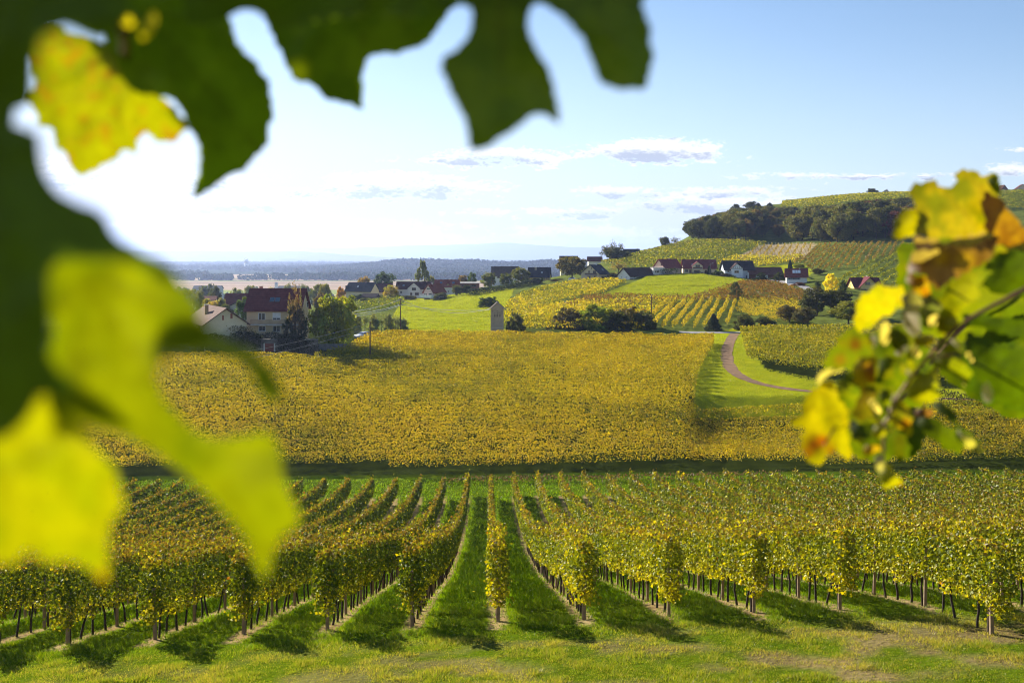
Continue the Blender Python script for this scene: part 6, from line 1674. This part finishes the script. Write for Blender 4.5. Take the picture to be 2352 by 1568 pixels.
rl(cB([(330, 600), (390, 535), (470, 525), (480, 600), (540, 640), (510, 720), (600, 770), (612, 900), (590, 1050), (640, 1130), (640, 1225), (560, 1235), (530, 1150), (430, 1185), (390, 1235), (380, 1310), (310, 1290), (230, 1230), (180, 1150), (180, 1020), (250, 965), (110, 965), (105, 900), (210, 820), (220, 700), (250, 625)]), 0.97, (0.253, 0.218, 0.00396), seed=32, col2=(0.222, 0.206, 0.00396),
   blots=[(1868, 1022, 26, (0.0736, 0.023, 0.0069)), (1888, 1012, 16, (0.198, 0.0514, 0.00475)), (1908, 1036, 14, (0.178, 0.0791, 0.00593)), (1858, 1040, 14, (0.166, 0.0633, 0.00475))], label='bright yellow leaf with a burnt red patch', stem=cB([(600, 770)])[0], tilt=(-0.02, 0.03))
rl(cB([(480, 590), (600, 450), (660, 480), (720, 640), (650, 800), (600, 770), (510, 720), (540, 640)]), 1.0, (0.0552, 0.0828, 0.0046), seed=33, stem=cB([(660, 470)])[0], col2=(0.103, 0.119, 0.00396))
rl(cB([(1100, 660), (1150, 560), (1250, 480), (1380, 415), (1420, 520), (1400, 600), (1440, 700), (1345, 725), (1250, 745), (1150, 690)]), 0.99, (0.174, 0.174, 0.00396), seed=34, col2=(0.126, 0.143, 0.00396), label='yellow green leaf in the middle of the shoot', stem=cB([(1380, 415)])[0])
rl(cB([(1330, 370), (1450, 240), (1600, 200), (1645, 290), (1600, 330), (1700, 440), (1695, 560), (1600, 545), (1500, 430), (1380, 440)]), 1.02, (0.111, 0.131, 0.00396), seed=35, col2=(0.0828, 0.11, 0.00368), stem=cB([(1350, 370)])[0])
rl(cB([(1640, 90), (1800, 140), (2000, 220), (2300, 300), (2300, 700), (2100, 762), (1950, 745), (1890, 640), (1800, 560), (1720, 430), (1660, 300)]), 1.1, (0.032, 0.054, 0.0015), seed=36, col2=(0.04, 0.07, 0.002), label='broad dark green leaf drooping at the right', stem=cB([(1650, 100)])[0])  # blade darkened in its colour in place of shading
rl(cB([(1600, -60), (1900, -40), (2300, 20), (2300, 200), (2000, 130), (1800, 70), (1640, 40)]), 1.13, (0.028, 0.048, 0.0015), seed=48, stem=cB([(1650, 0)])[0])
rl(cB([(1200, 880), (1350, 855), (1420, 900), (1600, 1000), (1655, 1130), (1600, 1185), (1500, 1160), (1350, 1060), (1250, 960)]), 1.05, (0.045, 0.066, 0.002), seed=37, label='dark leaf slanting to the lower right', stem=cB([(1200, 870)])[0])  # dark colour used instead of a shadow over the leaf
rl(cB([(1400, 700), (1530, 780), (1600, 930), (1700, 1020), (1800, 1100), (1812, 1195), (1750, 1185), (1650, 1060), (1520, 900), (1430, 830), (1350, 760)]), 1.03, (0.03, 0.05, 0.003), seed=38, stem=cB([(1380, 720)])[0])
rl(cB([(1540, 900), (1640, 1010), (1740, 1070), (1812, 1110), (1800, 1190), (1700, 1110), (1690, 1170), (1640, 1080)]), 1.015, (0.256, 0.245, 0.128), seed=49, veins=False, label='pale edge of the slanting leaf', stem=cB([(1540, 900)])[0])
rl(cB([(960, 1250), (1010, 1330), (1080, 1440), (1105, 1492), (1020, 1480), (950, 1505), (890, 1450), (872, 1370), (890, 1300)]), 1.0, (0.19, 0.19, 0.00396), seed=39, label='small yellow green leaf hanging lowest on the shoot', stem=cB([(950, 1250)])[0], blots=[(2072, 1116, 8, (0.138, 0.0554, 0.00396))])
rl(cB([(870, 1180), (920, 1165), (955, 1240), (900, 1340), (860, 1380), (845, 1290)]), 0.99, (0.224, 0.213, 0.176), seed=40, veins=False, label='pale curled leaf above the lowest leaf', stem=cB([(920, 1165)])[0])
rl(cB([(900, 320), (1000, 325), (1130, 330), (1175, 470), (1100, 560), (1050, 610), (960, 585), (850, 560), (880, 420)]), 1.05, (0.0552, 0.0828, 0.0046), seed=41, col2=(0.119, 0.123, 0.00396), stem=cB([(1130, 330)])[0])
rl(cB([(1040, 680), (1150, 760), (1190, 880), (1195, 1000), (1150, 1035), (1080, 960), (990, 930), (1000, 800)]), 1.0, (0.198, 0.174, 0.00475), seed=42, blots=[(2080, 972, 14, (0.178, 0.0554, 0.00475))], label='yellow leaf with an orange stain at its middle', stem=cB([(1040, 680)])[0], col2=(0.119, 0.131, 0.00396))
rl(cB([(600, 880), (750, 920), (900, 940), (1000, 950), (1100, 1000), (1150, 1100), (1165, 1235), (1000, 1225), (900, 1145), (750, 1120), (640, 1060)]), 1.06, (0.035, 0.055, 0.003), seed=50, col2=(0.0414, 0.046, 0.00184), label='dark green leaf low in the shoot', stem=cB([(900, 930)])[0])
rl(cB([(810, 960), (860, 925), (940, 940), (1010, 960), (960, 1030), (880, 1060), (820, 1030)]), 0.97, (0.182, 0.182, 0.00475), seed=51, stem=cB([(900, 930)])[0])
rl(cB([(715, 1160), (800, 1088), (900, 1130), (870, 1190), (780, 1215)]), 1.0, (0.245, 0.166, 0.00475), seed=52, stem=cB([(890, 1130)])[0])
rl(cB([(690, 600), (830, 560), (860, 700), (820, 860), (740, 900), (640, 860)]), 1.04, (0.0598, 0.0598, 0.00552), seed=53, col2=(0.092, 0.069, 0.0092), stem=cB([(830, 560)])[0])
for i, P in enumerate([[(890, 60), (950, -20), (985, 100), (985, 190), (930, 245), (895, 200)], [(1090, -60), (1240, -60), (1255, 120), (1190, 155), (1100, 60)], [(1320, -30), (1440, -60), (1435, 20), (1330, 75)], [(1000, 300), (1120, 220), (1155, 240), (1080, 325)],
                       [(1175, 250), (1210, 205), (1270, 310), (1190, 355)], [(1795, 580), (1850, 535), (1905, 660), (1880, 745), (1805, 720)], [(315, 560), (355, 460), (470, 425), (600, 420), (560, 450), (420, 490), (340, 585)], [(1500, 170), (1560, 150), (1640, 250), (1600, 270)],
                       [(1650, 290), (1690, 280), (1745, 390), (1700, 380)], [(810, 120), (860, 130), (865, 240), (820, 250)], [(780, 720), (850, 700), (915, 830), (880, 850)], [(1110, 450), (1150, 440), (1170, 500), (1110, 510)], [(1640, 550), (1600, 520), (1660, 610)]]):
    rl(cB(P), 0.96 + 0.01 * (i % 4), (0.352, 0.298, 0.235) if i % 3 else (0.267, 0.235, 0.181), seed=60 + i, veins=False, teeth=2, tilt=(0.15 * (-1) ** i, 0.1), stem=cB(P)[0], label='pale withered leaf underside' if i in (0, 1) else None)
for i, P in enumerate([[(1000, 60), (1130, 120), (1160, 200), (1080, 300), (990, 240), (970, 120)], [(1180, 160), (1330, 120), (1390, 180), (1330, 240), (1200, 230)], [(1400, -40), (1560, -60), (1600, 40), (1480, 150), (1400, 110)], [(1130, 260), (1180, 230), (1180, 420), (1140, 440)], [(900, 600), (1010, 640), (980, 780), (890, 760)],
                       [(1200, 430), (1330, 380), (1360, 430), (1230, 490), (1170, 520)], [(1000, 820), (1050, 860), (960, 930), (905, 950)], [(1210, 780), (1380, 790), (1370, 850), (1260, 880), (1190, 850)]]):
    rl(cB(P), 1.0 + 0.012 * i, [(0.0598, 0.0828, 0.00552), (0.198, 0.174, 0.00475), (0.166, 0.17, 0.00475), (0.158, 0.166, 0.00396), (0.0736, 0.092, 0.0046), (0.05, 0.08, 0.01), (0.213, 0.213, 0.0533), (0.107, 0.0533, 0.032)][i], seed=80 + i, stem=cB(P)[0], teeth=3)
rl([(2060, 560), (2200, 540), (2352, 600), (2420, 760), (2250, 800), (2120, 765), (2060, 680)], 1.62, (0.086, 0.103, 0.00344), seed=101, col2=(0.05, 0.075, 0.003), stem=(2352, 600), tilt=(0.03, 0))
rl([(2150, 740), (2300, 700), (2420, 760), (2420, 930), (2330, 965), (2240, 920), (2160, 860)], 1.66, (0.03, 0.055, 0.003), seed=102, col2=(0.06, 0.085, 0.003), stem=(2300, 700))
rl([(1975, 770), (2080, 740), (2150, 820), (2125, 930), (2040, 965), (1955, 900)], 1.58, (0.055, 0.08, 0.003), seed=103, col2=(0.0946, 0.103, 0.00344), stem=(2150, 820))
rl([(1925, 880), (2020, 900), (2065, 980), (2040, 1065), (1960, 1050), (1905, 960)], 1.55, (0.05, 0.07, 0.003), seed=104, col2=(0.086, 0.0946, 0.00344), stem=(2060, 940))
rl([(2080, 930), (2140, 950), (2110, 1040), (2060, 1060), (2040, 990)], 1.52, (0.035, 0.06, 0.003), seed=105, stem=(2080, 930))
cane('cane', rs, [(2480, 590, 1.1), (2333, 677, 1.06), (2240, 722, 1.04), (2194, 752, 1.03), (2121, 832, 1.01), (2073, 890, 1.0), (2050, 930, 1.0), (2024, 976, 0.99), (2031, 1038, 0.99)], 0.0030, 0.0013)
cane('cane', rs, [(2500, 560, 1.75), (2352, 640, 1.68), (2230, 730, 1.64), (2140, 830, 1.58), (2060, 930, 1.54), (2020, 985, 1.53)], 0.004, 0.002)
cane('tendril', rs, [(2024, 976, 0.99), (2042, 960, 0.985), (2050, 925, 0.985), (2056, 905, 0.99)], 0.0016, 0.001, solid_mat('pale_stalk', (0.267, 0.203, 0.064), 0.6, 0.2, 40.0))
cane('leaf_stalk', rs, [(2135, 822, 1.015), (2180, 816, 1.02), (2215, 808, 1.03)], 0.0014, 0.001)
cane('leaf_stalk', rs, [(2024, 976, 0.99), (2010, 950, 0.985), (1996, 918, 0.98)], 0.0014, 0.001)
cane('leaf_stalk', rs, [(1938, 945, 0.968), (1915, 985, 0.966), (1893, 1022, 0.965)], 0.001, 0.0008)

# ------------------------------------------------------------------ air
hz = MB().box(-26000, 26000, -60, 27000, -75, 380)
hm = bpy.data.materials.new('haze'); hm.use_nodes = True; nt = hm.node_tree; nt.nodes.clear()
ho = nt.nodes.new('ShaderNodeOutputMaterial'); pv = nt.nodes.new('ShaderNodeVolumePrincipled')
pv.inputs['Color'].default_value = (0.47, 0.60, 0.98, 1); pv.inputs['Density'].default_value = 0.000078; pv.inputs['Anisotropy'].default_value = 0.45
nt.links.new(pv.outputs[0], ho.inputs['Volume'])
hzo = hz.build('haze', hm); hzo['kind'] = 'stuff'
